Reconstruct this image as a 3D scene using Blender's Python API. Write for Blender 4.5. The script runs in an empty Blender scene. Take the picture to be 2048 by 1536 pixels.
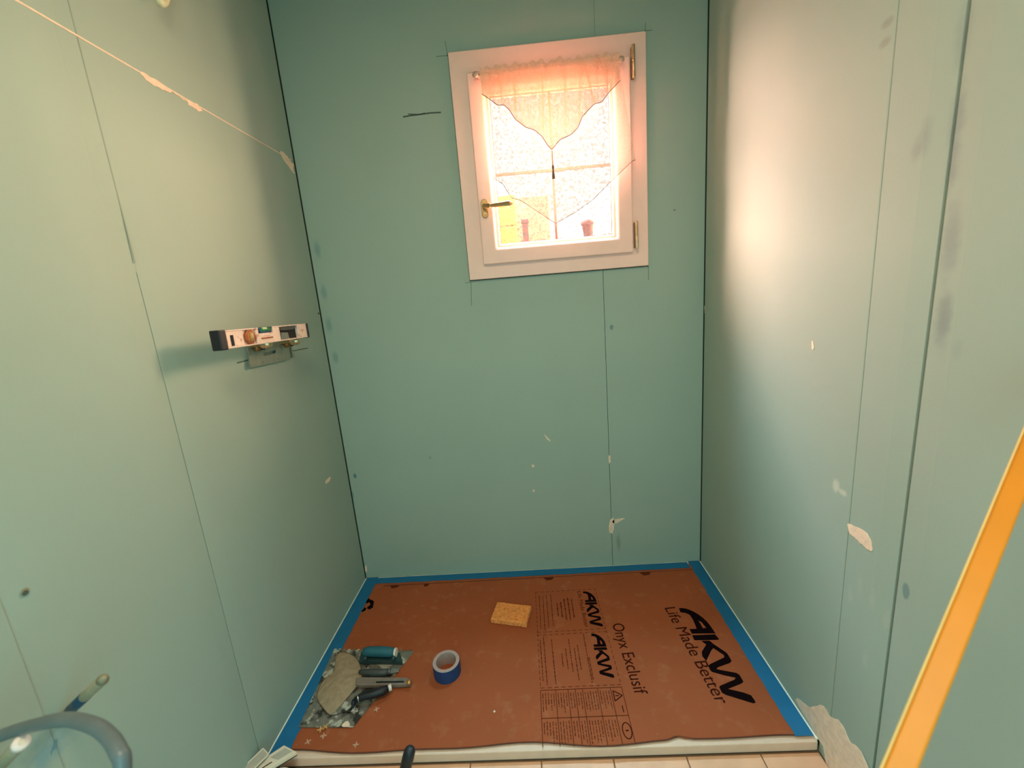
import bpy, bmesh, math, random
from mathutils import Vector, Matrix
random.seed(7)
C = bpy.context.scene.collection
SC = bpy.context.scene

# ------------------------------------------------------------------ camera, exposure, sky, daylight, added fill lights
CAM = Vector((0.8664, -1.7661, 1.2805))
YAW, PITCH, ROLL, FPX = -0.0458, -0.2066, -0.0811, 834.2
def cam_axes():
    cy, sy = math.cos(YAW), math.sin(YAW); cp, sp = math.cos(PITCH), math.sin(PITCH); cr, sr = math.cos(ROLL), math.sin(ROLL)
    f = Vector((sy*cp, cy*cp, sp)); r0 = Vector((cy, -sy, 0)); u0 = r0.cross(f)
    return cr*r0 + sr*u0, -sr*r0 + cr*u0, f
RT, UP, FW = cam_axes()
cd = bpy.data.cameras.new('camera'); cam = bpy.data.objects.new('camera', cd); C.objects.link(cam)
cam.matrix_world = Matrix(((RT.x, UP.x, -FW.x, CAM.x), (RT.y, UP.y, -FW.y, CAM.y), (RT.z, UP.z, -FW.z, CAM.z), (0, 0, 0, 1)))
cd.sensor_width = 36; cd.sensor_fit = 'HORIZONTAL'; cd.lens = FPX*36/2048; cd.clip_start = 0.02
cd.dof.use_dof = True; cd.dof.focus_distance = 1.75; cd.dof.aperture_fstop = 3.2
SC.camera = cam
SC.view_settings.view_transform = 'Standard'; SC.view_settings.look = 'None'
SC.view_settings.gamma = 1; SC.view_settings.use_curve_mapping = False
SC.view_settings.exposure = 0.06

w = bpy.data.worlds.new('sky'); SC.world = w; w.use_nodes = True
wn = w.node_tree; bg = wn.nodes['Background']
bg.inputs['Color'].default_value = (1.0, 0.97, 0.93, 1); bg.inputs['Strength'].default_value = 3.0

def area(name, loc, to, sx, sy, power, col):
    l = bpy.data.lights.new(name, 'AREA'); l.shape = 'RECTANGLE'; l.size = sx; l.size_y = sy; l.energy = power; l.color = col
    o = bpy.data.objects.new(name, l); C.objects.link(o); o.location = loc
    o.rotation_euler = (Vector(to)-Vector(loc)).to_track_quat('-Z', 'Y').to_euler()
    return o
area('daylight_fill_left', (0.40, 0.55, 2.0), (1.6, -0.5, 1.4), 0.6, 0.8, 400, (1.0, 0.58, 0.50))  # area lamp added out of view; brightens the right wall like window daylight
area('daylight_fill_right', (1.85, 0.50, 1.8), (0, -0.7, 1.7), 0.95, 1.0, 520, (1.0, 0.65, 0.42))  # its counterpart, added beside the window to brighten the left wall
area('bright_sky_above', (1.0, 0.6, 2.75), (1.0, -0.2, 1.3), 1.2, 0.7, 700, (0.42, 0.82, 1.0))
area('overhead_fill', (0.75, -1.75, 2.42), (0.75, -1.75, 0.0), 0.5, 0.5, 20, (1.0, 0.85, 0.60))  # unseen warm fill added above the camera to lift the side walls
area('fill_behind', (0.85, -2.33, 0.85), (0.6, 0.0, 0.6), 0.8, 1.6, 12, (0.22, 0.87, 1.0))  # cool fill light added behind the camera for the lower walls

# ------------------------------------------------------------------ helpers
def ray(px, py):
    return FW + RT*((px-1024)/FPX) - UP*((py-768)/FPX)
def on_plane(px, py, axis, val):          # where the sight line meets a real surface of the room
    v = ray(px, py); return CAM + v*((val-CAM[axis])/v[axis])
def at_depth(px, py, d): return CAM + ray(px, py)*d

def link(o, parent=None):
    C.objects.link(o)
    if parent is not None: o.parent = parent
    return o
def tag(o, label=None, cat=None, group=None, kind=None):
    if label: o['label'] = label
    if cat: o['category'] = cat
    if group: o['group'] = group
    if kind: o['kind'] = kind
    return o
def empty(name, loc=(0, 0, 0), rot=None, label=None, cat=None, group=None, kind=None):
    o = bpy.data.objects.new(name, None); o.empty_display_size = 0.05; C.objects.link(o)
    if rot is not None: o.matrix_world = Matrix.Translation(loc) @ rot.to_4x4()
    else: o.location = loc
    return tag(o, label, cat, group, kind)
def mesh(name, verts, faces, m, parent=None, smooth=False, bevel=0, seg=2):
    me = bpy.data.meshes.new(name); me.from_pydata([tuple(v) for v in verts], [], faces)
    bm = bmesh.new(); bm.from_mesh(me); bmesh.ops.recalc_face_normals(bm, faces=bm.faces[:])
    if bevel:
        es = [e for e in bm.edges if len(e.link_faces) == 2 and e.calc_face_angle(0) > 0.6]
        bmesh.ops.bevel(bm, geom=es, offset=bevel, segments=seg, profile=0.5, affect='EDGES', clamp_overlap=True)
    bm.to_mesh(me); bm.free()
    for p in me.polygons: p.use_smooth = smooth
    me.materials.append(m)
    return link(bpy.data.objects.new(name, me), parent)
class MB:
    def __init__(s): s.v = []; s.f = []
    def add(s, v, f):
        n = len(s.v); s.v += [Vector(a) for a in v]; s.f += [tuple(i+n for i in q) for q in f]; return s
    def box(s, a, b, M=None):
        x0, y0, z0 = a; x1, y1, z1 = b
        v = [Vector(q) for q in ((x0,y0,z0),(x1,y0,z0),(x1,y1,z0),(x0,y1,z0),(x0,y0,z1),(x1,y0,z1),(x1,y1,z1),(x0,y1,z1))]
        if M is not None: v = [M @ q for q in v]
        return s.add(v, [(0,3,2,1),(4,5,6,7),(0,1,5,4),(1,2,6,5),(2,3,7,6),(3,0,4,7)])
    def prism(s, poly, d):                     # polygon (3-D points, planar) pushed along vector d
        n = len(poly); d = Vector(d); p = [Vector(q) for q in poly]
        return s.add(p + [q+d for q in p], [tuple(range(n)), tuple(range(2*n-1, n-1, -1))] + [(i, (i+1) % n, n+(i+1) % n, n+i) for i in range(n)])
    def tube(s, pts, rad, n=12, caps=True, flat=1.0):
        pts = [Vector(p) for p in pts]; N = len(pts)
        rad = rad if isinstance(rad, (list, tuple)) else [rad]*N
        rings = []; ref = None
        for i, p in enumerate(pts):
            t = (pts[min(i+1, N-1)]-pts[max(i-1, 0)]).normalized()
            if ref is None:
                ref = Vector((0, 0, 1)) if abs(t.z) < .9 else Vector((1, 0, 0))
            a = (ref - t*ref.dot(t)).normalized(); b = t.cross(a); ref = a
            rings.append([p + (a*math.cos(q)*flat + b*math.sin(q))*rad[i] for q in [2*math.pi*k/n for k in range(n)]])
        v = [q for r in rings for q in r]; f = []
        for i in range(N-1):
            for k in range(n): f.append((i*n+k, i*n+(k+1) % n, (i+1)*n+(k+1) % n, (i+1)*n+k))
        if caps: f += [tuple(range(n-1, -1, -1)), tuple(range((N-1)*n, N*n))]
        return s.add(v, f)
    def lathe(s, prof, n=32, M=None, close=False):   # prof: (r, z); axis local z
        v = []; f = []
        for r, z in prof:
            for k in range(n):
                q = Vector((r*math.cos(2*math.pi*k/n), r*math.sin(2*math.pi*k/n), z)); v.append(M @ q if M is not None else q)
        m = len(prof)
        for i in range(m if close else m-1):
            j = (i+1) % m
            for k in range(n): f.append((i*n+k, i*n+(k+1) % n, j*n+(k+1) % n, j*n+k))
        if not close: f += [tuple(range(n-1, -1, -1)), tuple(range((m-1)*n, m*n))]
        return s.add(v, f)
    def build(s, name, m, parent=None, smooth=False, bevel=0, seg=2): return mesh(name, s.v, s.f, m, parent, smooth, bevel, seg)
def smooth_path(pts, n=8):
    P = [Vector(p) for p in pts]; out = []
    for i in range(len(P)-1):
        a, b, c, d = P[max(i-1, 0)], P[i], P[i+1], P[min(i+2, len(P)-1)]
        for k in range(n):
            t = k/n; out.append(0.5*((2*b)+(c-a)*t+(2*a-5*b+4*c-d)*t*t+(3*b-a-3*c+d)*t*t*t))
    return out + [P[-1]]
def shade_auto(o, ang=0.6):
    o.data.shade_smooth() if hasattr(o.data, 'shade_smooth') else None
    o.data.set_sharp_from_angle(angle=ang)
    return o

# ------------------------------------------------------------------ materials
def rgb(r, g, b):                          # display colour 0..255 to linear
    return tuple(((c/255)/12.92 if c/255 <= .04045 else ((c/255+.055)/1.055)**2.4) for c in (r, g, b)) + (1,)
def mat(name, col, rough=.6, metal=0, var=.08, scale=30, bump=0, bscale=200, spec=.5, stretch=None):
    m = bpy.data.materials.new(name); m.use_nodes = True; t = m.node_tree; N = t.nodes; L = t.links
    b = N['Principled BSDF']; b.inputs['Roughness'].default_value = rough; b.inputs['Metallic'].default_value = metal
    b.inputs['Specular IOR Level'].default_value = spec
    tc = N.new('ShaderNodeTexCoord'); vec = tc.outputs['Object']
    if stretch:
        mp = N.new('ShaderNodeMapping'); mp.inputs['Scale'].default_value = stretch; L.new(vec, mp.inputs['Vector']); vec = mp.outputs[0]
    n = N.new('ShaderNodeTexNoise'); n.inputs['Scale'].default_value = scale; n.inputs['Detail'].default_value = 4; L.new(vec, n.inputs['Vector'])
    r = N.new('ShaderNodeValToRGB'); r.color_ramp.elements[0].position = .3; r.color_ramp.elements[1].position = .7
    r.color_ramp.elements[0].color = tuple(c*(1-var) for c in col[:3])+(1,); r.color_ramp.elements[1].color = tuple(min(1, c*(1+var)) for c in col[:3])+(1,)
    L.new(n.outputs[0], r.inputs[0]); L.new(r.outputs[0], b.inputs['Base Color'])
    if bump:
        n2 = N.new('ShaderNodeTexNoise'); n2.inputs['Scale'].default_value = bscale; n2.inputs['Detail'].default_value = 3; L.new(vec, n2.inputs['Vector'])
        bp = N.new('ShaderNodeBump'); bp.inputs['Strength'].default_value = bump; bp.inputs['Distance'].default_value = .002
        L.new(n2.outputs[0], bp.inputs['Height']); L.new(bp.outputs[0], b.inputs['Normal'])
    m['out'] = r.name
    return m
def blotches(m, col, lo, hi, scale, seed=0.0, stretch=None, detail=5):      # worn or smeared patches with an irregular outline
    t = m.node_tree; N = t.nodes; L = t.links; b = N['Principled BSDF']
    src = b.inputs['Base Color'].links[0].from_socket
    tc = N.new('ShaderNodeTexCoord'); mp = N.new('ShaderNodeMapping'); mp.inputs['Location'].default_value = (seed, seed*.7, seed*1.3)
    if stretch: mp.inputs['Scale'].default_value = stretch
    L.new(tc.outputs['Object'], mp.inputs['Vector'])
    n = N.new('ShaderNodeTexNoise'); n.inputs['Scale'].default_value = scale; n.inputs['Detail'].default_value = detail; L.new(mp.outputs[0], n.inputs['Vector'])
    mr = N.new('ShaderNodeMapRange'); mr.inputs['From Min'].default_value = lo; mr.inputs['From Max'].default_value = hi; mr.inputs['To Max'].default_value = col[3] if len(col) > 3 else 1
    L.new(n.outputs[0], mr.inputs['Value'])
    mx = N.new('ShaderNodeMix'); mx.data_type = 'RGBA'; L.new(mr.outputs[0], mx.inputs[0]); L.new(src, mx.inputs[6]); mx.inputs[7].default_value = tuple(col[:3])+(1,)
    L.new(mx.outputs[2], b.inputs['Base Color'])
def spot(m, centre, radius, col, strength, soft=.6, wob=.25, wscale=60):     # a soft-edged stain round a point of the wall (object coordinates)
    t = m.node_tree; N = t.nodes; L = t.links; b = N['Principled BSDF']
    src = b.inputs['Base Color'].links[0].from_socket
    tc = N.new('ShaderNodeTexCoord'); mp = N.new('ShaderNodeMapping')
    inv = [1/r for r in radius]
    mp.inputs['Scale'].default_value = inv; mp.inputs['Location'].default_value = [-c*i for c, i in zip(centre, inv)]
    L.new(tc.outputs['Object'], mp.inputs['Vector'])
    ln = N.new('ShaderNodeVectorMath'); ln.operation = 'LENGTH'; L.new(mp.outputs[0], ln.inputs[0])
    n = N.new('ShaderNodeTexNoise'); n.inputs['Scale'].default_value = wscale; L.new(tc.outputs['Object'], n.inputs['Vector'])
    ma = N.new('ShaderNodeMath'); ma.operation = 'MULTIPLY_ADD'; L.new(n.outputs[0], ma.inputs[0]); ma.inputs[1].default_value = 2*wob; L.new(ln.outputs['Value'], ma.inputs[2])
    mr = N.new('ShaderNodeMapRange'); mr.interpolation_type = 'SMOOTHSTEP'
    mr.inputs['From Min'].default_value = 1-soft+wob; mr.inputs['From Max'].default_value = 1+wob; mr.inputs['To Min'].default_value = strength; mr.inputs['To Max'].default_value = 0
    L.new(ma.outputs[0], mr.inputs['Value'])
    mx = N.new('ShaderNodeMix'); mx.data_type = 'RGBA'; L.new(mr.outputs[0], mx.inputs[0]); L.new(src, mx.inputs[6]); mx.inputs[7].default_value = col
    L.new(mx.outputs[2], b.inputs['Base Color'])

GREEN = rgb(157, 171, 157)
def drywall(name):
    m = mat(name, GREEN, .62, var=.025, scale=2.5, bump=.12, bscale=350, spec=.25)
    return m
M = {}
M['wl'] = drywall('green_board_left'); M['wb'] = drywall('green_board_back'); M['wr'] = drywall('green_board_right'); M['wf'] = drywall('green_board_front')
M['gap'] = mat('dark_cavity', rgb(52, 66, 56), .9)
M['plaster'] = mat('dried_plaster', rgb(238, 206, 180), .85, var=.1, scale=60, bump=.4, bscale=120)
M['pencil'] = mat('pencil_line', rgb(72, 82, 72), .8)
M['blue_ink'] = mat('blue_scribble', rgb(92, 130, 140), .8)
M['ceil'] = mat('ceiling_board', rgb(190, 190, 175), .8)
M['tile'] = mat('beige_stone_tile', rgb(224, 168, 134), .45, var=.12, scale=9)
M['grout'] = mat('tile_grout', rgb(150, 120, 95), .9)
M['tray'] = mat('white_resin', rgb(228, 192, 168), .5, var=.04)
M['rim'] = mat('white_sealant', rgb(235, 238, 228), .5, var=.03)
M['card'] = mat('brown_cardboard', rgb(160, 82, 48), .8, var=.05, scale=4, bump=.15, bscale=150, spec=.2)
blotches(M['card'], rgb(196, 140, 104)[:3]+(.22,), .56, .78, 26, 3.0)
blotches(M['card'], rgb(205, 160, 130)[:3]+(.4,), .70, .80, 60, 9.0, detail=3)
M['card_edge'] = mat('cardboard_edge', rgb(104, 48, 26), .9)
M['ink'] = mat('black_print', rgb(20, 7, 9), .95, var=.02, spec=.05)
M['ink2'] = mat('brown_black_print', rgb(60, 20, 12), .95, var=.05, spec=.05)
M['ink3'] = mat('faint_print', rgb(96, 42, 24), .95, var=.1, scale=120, spec=.05)
M['tape'] = mat('blue_masking_tape', rgb(16, 104, 150), .55, var=.06, scale=14, bump=.15, bscale=90)
M['tape_roll'] = mat('blue_tape_side', rgb(24, 60, 108), .6, var=.1, scale=40)
M['core'] = mat('grey_card_core', rgb(176, 150, 142), .75, var=.06, scale=80)
M['frame'] = mat('pinkish_white_frame', rgb(251, 203, 188), .42, var=.015)
M['bead'] = mat('cream_glazing_bead', rgb(246, 226, 205), .4, var=.01)
M['muntin'] = mat('tan_glazing_bar', rgb(170, 112, 92), .5, var=.03)
M['brass'] = mat('aged_brass', rgb(176, 138, 92), .38, metal=.9, var=.15, scale=80)
M['brass2'] = mat('bright_brass', rgb(222, 184, 146), .28, metal=.9, var=.2, scale=60)
M['gasket'] = mat('grey_gasket', rgb(150, 120, 110), .7)
M['rod'] = mat('grey_rod', rgb(190, 160, 140), .4, var=.05)
M['thread'] = mat('grey_brown_thread', rgb(122, 96, 86), .9)
M['sponge'] = mat('orange_sponge', rgb(240, 146, 74), .95, var=.16, scale=90, bump=1.0, bscale=170)
blotches(M['sponge'], rgb(150, 72, 30)[:3]+(.7,), .60, .66, 150, 2.0, detail=3)
M['steel'] = mat('smeared_steel', rgb(150, 140, 128), .4, metal=.55, var=.25, scale=45)
blotches(M['steel'], rgb(60, 52, 48)[:3]+(.9,), .50, .58, 26, 1.0)
blotches(M['steel'], rgb(232, 220, 202)[:3]+(.95,), .54, .60, 32, 6.0)
M['steel2'] = mat('grey_steel', rgb(150, 146, 140), .35, metal=.7, var=.15, scale=60)
M['teal'] = mat('teal_grip', rgb(34, 92, 104), .55, var=.12, scale=60)
M['tealdark'] = mat('dark_teal_bracket', rgb(36, 58, 58), .5, var=.15, scale=60)
M['darkgrip'] = mat('dark_grey_grip', rgb(64, 64, 62), .5, var=.2, scale=60)
M['greybody'] = mat('grey_tool_body', rgb(128, 110, 98), .5, var=.12, scale=60)
M['black'] = mat('black_rubber', rgb(20, 20, 26), .5, var=.2, scale=50)
M['slot'] = mat('black_slot', rgb(10, 9, 9), .8)
M['copper'] = mat('copper_knob', rgb(220, 150, 90), .35, metal=.8, var=.2, scale=90)
M['white'] = mat('white_plastic', rgb(232, 214, 198), .5, var=.06, scale=50)
M['tan'] = mat('tan_plastic', rgb(196, 150, 98), .5, var=.1, scale=60)
M['cream_tool'] = mat('mortar_film', rgb(170, 150, 122), .7, var=.12, scale=40, bump=.2, bscale=60)
M['alu'] = mat('scuffed_pink_aluminium', rgb(236, 206, 190), .42, metal=.15, var=.08, scale=40)
blotches(M['alu'], rgb(176, 104, 84)[:3]+(.75,), .58, .68, 60, 4.0)
M['vialgreen'] = mat('green_vial', rgb(30, 140, 66), .2, var=.1)
M['amber'] = mat('amber_vial', rgb(160, 84, 48), .3, var=.2, scale=120)
M['galv'] = mat('galvanised_plate', rgb(150, 152, 138), .42, metal=.55, var=.12, scale=50)
M['conduit'] = mat('grey_conduit', rgb(96, 104, 106), .4, var=.08, scale=25)
M['olive'] = mat('olive_grey_sheath', rgb(146, 138, 112), .6, var=.12, scale=40)
M['bluetape2'] = mat('dark_blue_tape', rgb(16, 62, 88), .5, var=.1)
M['pinkcap'] = mat('pale_pink_pipe_end', rgb(240, 214, 204), .5, var=.05)
M['orange'] = mat('orange_paint', rgb(226, 134, 14), .45, var=.05, scale=12)
M['orange_edge'] = mat('lit_orange_edge', rgb(246, 200, 120), .4, var=.04)
M['palecable'] = mat('pale_cable_sheath', rgb(214, 206, 168), .6, var=.06)
M['card_white'] = mat('white_packet', rgb(226, 206, 182), .55, var=.05, scale=60)
M['grey_label'] = mat('grey_label', rgb(180, 168, 150), .55, var=.08, scale=70)
M['shutter'] = mat('yellow_paint', rgb(150, 122, 18), .6, var=.06)
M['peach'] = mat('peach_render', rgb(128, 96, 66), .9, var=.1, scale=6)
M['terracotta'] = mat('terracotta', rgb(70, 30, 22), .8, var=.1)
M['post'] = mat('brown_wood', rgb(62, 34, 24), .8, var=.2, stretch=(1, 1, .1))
M['soil'] = mat('outdoor_gravel', rgb(190, 178, 160), .9, var=.2, scale=12)

def clear_mix(name, col, transp, transl, diff, pebble=0, pscale=140, crumple=0):
    m = bpy.data.materials.new(name); m.use_nodes = True; t = m.node_tree; N = t.nodes; L = t.links
    for n in list(N): N.remove(n)
    out = N.new('ShaderNodeOutputMaterial'); tr = N.new('ShaderNodeBsdfTransparent'); tl = N.new('ShaderNodeBsdfTranslucent'); df = N.new('ShaderNodeBsdfDiffuse')
    for q in (tl, df): q.inputs['Color'].default_value = col
    tr.inputs['Color'].default_value = (1, 1, 1, 1)
    a = N.new('ShaderNodeMixShader'); a.inputs[0].default_value = diff/(transl+diff); L.new(tl.outputs[0], a.inputs[1]); L.new(df.outputs[0], a.inputs[2])
    b = N.new('ShaderNodeMixShader'); b.inputs[0].default_value = 1-transp; L.new(tr.outputs[0], b.inputs[1]); L.new(a.outputs[0], b.inputs[2])
    tc = N.new('ShaderNodeTexCoord'); n = N.new('ShaderNodeTexNoise'); n.inputs['Scale'].default_value = pscale; n.inputs['Detail'].default_value = 1.5
    L.new(tc.outputs['Object'], n.inputs['Vector'])
    mr = N.new('ShaderNodeMapRange'); mr.inputs['From Min'].default_value = .35; mr.inputs['From Max'].default_value = .65
    mr.inputs['To Min'].default_value = 1-transp-pebble; mr.inputs['To Max'].default_value = 1-transp+pebble; L.new(n.outputs[0], mr.inputs['Value']); L.new(mr.outputs[0], b.inputs[0])
    if crumple:
        n2 = N.new('ShaderNodeTexNoise'); n2.inputs['Scale'].default_value = 42; n2.inputs['Detail'].default_value = 3; L.new(tc.outputs['Object'], n2.inputs['Vector'])
        bp = N.new('ShaderNodeBump'); bp.inputs['Strength'].default_value = crumple; bp.inputs['Distance'].default_value = .012
        L.new(n2.outputs[0], bp.inputs['Height']); L.new(bp.outputs[0], df.inputs['Normal'])
    L.new(b.outputs[0], out.inputs['Surface'])
    return m
M['glass'] = clear_mix('pebbled_glass', (.045, .042, .038, 1), .66, .3, .7, .24, 110)
M['sheer'] = clear_mix('pink_sheer_fabric', rgb(250, 206, 188), .5, .02, .98, .1, 400)
M['valance'] = clear_mix('peach_gathered_fabric', rgb(255, 190, 158), .34, .035, .965, .1, 400)
M['film'] = clear_mix('frosted_plastic_sheet', rgb(206, 178, 146), .28, .3, .7, .05, 60, 1.0)

# ------------------------------------------------------------------ the room
W, TOP, FY, FL = 1.6, 2.5, -2.4, -0.035
WX0, WX1, WZ0, WZ1 = .6485, 1.3716, 1.358, 2.1768            # window frame on the back wall
FRT0 = -.8075
T = .0125                                                      # board thickness

fl = MB().box((-.12, FY, FL-.1), (W+.12, .1, FL-.008)).build('floor', M['grout']); tag(fl, kind='structure')
cl = MB().box((-.12, FY-.1, TOP), (W+.12, .12, TOP+.08)).build('ceiling', M['ceil']); tag(cl, kind='structure')
tile_me = None
nx0 = 0
for ix in range(8):
    for iy in range(12):
        x0 = -.004+ix*.2062; y1 = -.8125-iy*.2062
        x1 = min(x0+.2032, W-.003); x0b = max(x0, .002)
        if x0b >= x1-.02 or y1-.2 < FY: continue
        if ix in (1, 2, 3, 4, 5, 6):
            if tile_me is None:
                o = MB().box((0, -.2032, -.008), (.2032, 0, 0)).build('floor_tile', M['tile'], fl, bevel=.0018); tile_me = o.data
            else: o = link(bpy.data.objects.new('floor_tile', tile_me), fl)
            o.location = (x0, y1, FL + random.uniform(-.0004, .0004))
        else:
            MB().box((x0b, y1-.2032, FL-.008), (x1, y1, FL)).build('floor_tile', M['tile'], fl, bevel=.0018)

def board(name, parent, axis, sign, u0, u1, z0, z1, m, taper=(False, False), proud=0.0):
    """drywall board on a side wall: front face on axis = plane, u runs along y; tapered long edges dip 1.6 mm"""
    plane = 0 if sign > 0 else W
    ts, td = .045, (.0024 if sign > 0 else .0034)
    cols = [(u0, td if taper[0] else .0006), (u0+(ts if taper[0] else .003), 0), (u1-(ts if taper[1] else .003), 0), (u1, td if taper[1] else .0006)]
    v = []; f = []
    for u, d in cols:
        for z in (z0, z1): v.append((plane+sign*(proud-d), u, z))
    for u in (u0, u1):
        for z in (z0, z1): v.append((plane-sign*T, u, z))
    for i in range(3): f.append((2*i, 2*i+2, 2*i+3, 2*i+1))
    f += [(8, 0, 1, 9), (10, 6, 7, 11), (8, 9, 11, 10), (0, 2, 4, 6, 10, 8), (1, 3, 5, 7, 11, 9)]
    return mesh(name, v, f, m, parent)

wl = MB().box((-.12, FY, FL-.05), (-T-.001, .1, TOP)).build('wall_left', M['gap']); tag(wl, kind='structure')
ZJ = 1.8664
L1 = -.818
board('drywall_board', wl, 0, 1, L1+.0012, -.004, 0.0, ZJ-.0015, M['wl'], (True, False))
board('drywall_board', wl, 0, 1, -1.212, L1-.0012, FL, ZJ-.0015, M['wl'], (True, True))
board('drywall_board', wl, 0, 1, FY, -1.2125, FL, ZJ-.0015, M['wl'], (False, True), .0025)
board('drywall_board', wl, 0, 1, L1+.0006, -.004, ZJ, TOP, M['wl'])
board('drywall_board', wl, 0, 1, -2.0, L1-.0006, ZJ, TOP, M['wl'])
board('drywall_board', wl, 0, 1, FY, -2.002, ZJ, TOP, M['wl'])

tv = []
for z, x in ((1.40, -.0030), (1.56, -.0002), (ZJ-.002, -.0002)):
    tv += [(-.0045, L1-.043, z), (-.0045, L1+.043, z), (min(x+.0022, -.00005), L1+.043, z), (x, L1, z), (min(x+.0022, -.00005), L1-.043, z)]
mesh('joint_filler', tv, [(i*5+k, i*5+(k+1) % 5, i*5+5+(k+1) % 5, i*5+5+k) for i in (0, 1) for k in range(5)]+[(4, 3, 2, 1, 0), (10, 11, 12, 13, 14)], M['wl'], wl)
MB().box((-.004, L1-.0035, ZJ), (-.0001, L1+.0035, TOP)).build('joint_filler', M['wl'], wl)
wr = MB().box((W+T+.001, FY, FL-.05), (W+.12, .1, TOP)).build('wall_right', M['gap']); tag(wr, kind='structure')
R1, R2 = -.838, -.976
board('drywall_board', wr, 0, -1, R1+.0011, -.004, 0.0, TOP, M['wr'])
board('drywall_board', wr, 0, -1, R2+.0075, R1-.0011, FL, TOP, M['wr'], (True, False))
board('drywall_board', wr, 0, -1, -2.18, R2-.0025, FL, TOP, M['wr'], (False, True), .003)
board('drywall_board', wr, 0, -1, FY, -2.183, FL, TOP, M['wr'])

b = MB(); D0, D1 = T+.001, .12
e = .02
b.box((-.12, D0, FL-.05), (W+.12, D1, WZ0+e)); b.box((-.12, D0, WZ1-e), (W+.12, D1, TOP))
b.box((-.12, D0, WZ0+e), (WX0+e, D1, WZ1-e)); b.box((WX1-e, D0, WZ0+e), (W+.12, D1, WZ1-e))
wb = b.build('wall_back', M['gap']); tag(wb, kind='structure')
BS = 1.192; g = .0032
def bpoly(pts, name='drywall_board'):
    return MB().prism([(x, 0, z) for x, z in pts], (0, T, 0)).build(name, M['wb'], wb)
bpoly([(g, 0), (BS-.001, 0), (BS-.001, WZ0-.003), (WX0-.003, WZ0-.003), (WX0-.003, WZ1+.003), (BS-.0004, WZ1+.003), (BS-.0004, TOP), (g, TOP)])
bpoly([(BS+.001, 0), (W-g, 0), (W-g, TOP), (BS+.0004, TOP), (BS+.0004, WZ1+.003), (WX1+.003, WZ1+.003), (WX1+.003, WZ0-.003), (BS+.001, WZ0-.003)])

b = MB(); b.box((-.12, FY-.1, FL-.05), (.4, FY, TOP)); b.box((1.24, FY-.1, FL-.05), (W+.12, FY, TOP)); b.box((.4, FY-.1, 2.05), (1.24, FY, TOP))
tag(b.build('wall_front', M['wf']), kind='structure')
dr_ = MB().box((.403, FY-.06, FL+.004), (1.237, FY-.02, 2.047)).build('light_block_door', M['ceil'], bevel=.003); tag(dr_, kind='structure')  # unseen door added to keep sky light out of the doorway
MB().tube([(1.17, FY-.02, 1.0), (1.17, FY+.03, 1.0), (1.06, FY+.035, 1.0)], .009, 12).build('door_handle', M['brass'], dr_, True)

MB().box((W+.0006, R1+.0012, FL), (W+T, FRT0, -.0005)).build('board_foot', M['wr'], wr)
MB().box((-T, L1+.0012, FL), (-.0006, FRT0, -.0005)).build('board_foot', M['wl'], wl)

# marks and soft stains on the boards (object coordinates are world coordinates here)
def wp(px, py, axis, val): return on_plane(px, py, axis, val)
def stain(mk, px, py, axis, val, ry, rz, col, s, soft=.7, wob=.2, ws=50):
    c = wp(px, py, axis, val); rad = [ry, ry, rz]; rad[axis] = .05
    spot(M[mk], c, rad, col, s, soft, wob, ws)
BL = rgb(96, 128, 132); GY = rgb(134, 142, 142)
for px, py, rz in ((632, 500, .05), (645, 585, .045), (655, 650, .05), (668, 715, .04)): stain('wb', px+3, py, 1, 0, .02, rz, rgb(104, 138, 136), .55, .8)
stain('wb', 710, 952, 1, 0, .009, .014, rgb(70, 112, 122), .8, .4); stain('wb', 705, 990, 1, 0, .01, .03, rgb(84, 126, 128), .5)
stain('wb', 1223, 655, 1, 0, .009, .013, rgb(96, 118, 122), .75, .4); stain('wb', 1237, 1085, 1, 0, .014, .06, rgb(106, 132, 122), .5)
stain('wb', 1349, 420, 1, 0, .006, .005, rgb(90, 104, 96), .8); stain('wb', 860, 915, 1, 0, .012, .01, rgb(112, 140, 128), .5)
for px, py, ry, rz, s in ((1925, 70, .022, .07, .4), (1912, 250, .022, .09, .55), (1905, 340, .02, .05, .5), (1903, 480, .024, .09, .5), (1888, 640, .022, .07, .65), (1850, 275, .018, .045, .4), (1832, 300, .014, .03, .4), (1918, 700, .012, .03, .2)):
    stain('wr', px, py, 0, W, ry, rz, rgb(120, 130, 130), s*.9, .85, .35, 45)
stain('wr', 1813, 1182, 0, W, .011, .022, rgb(104, 132, 130), .75, .4)
for px, py in ((1775, 45), (1770, 85)): stain('wr', px, py, 0, W, .02, .012, rgb(120, 120, 105), .4)
for px, py, ry, rz in ((1672, 972, .016, .024), (1685, 985, .02, .01)): stain('wr', px, py, 0, W, ry, rz, rgb(205, 205, 185), .7, .7, .35, 90)
for px, py in ((1720, 1170), (1745, 1200), (1770, 1240), (1700, 1190), (1730, 1320)): stain('wr', px, py, 0, W, .012, .035, rgb(178, 184, 168), .4, .9, .4, 60)
stain('wl', 95, 1500, 0, 0, .05, .045, rgb(104, 146, 160), .6, .9, .45, 70)

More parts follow.
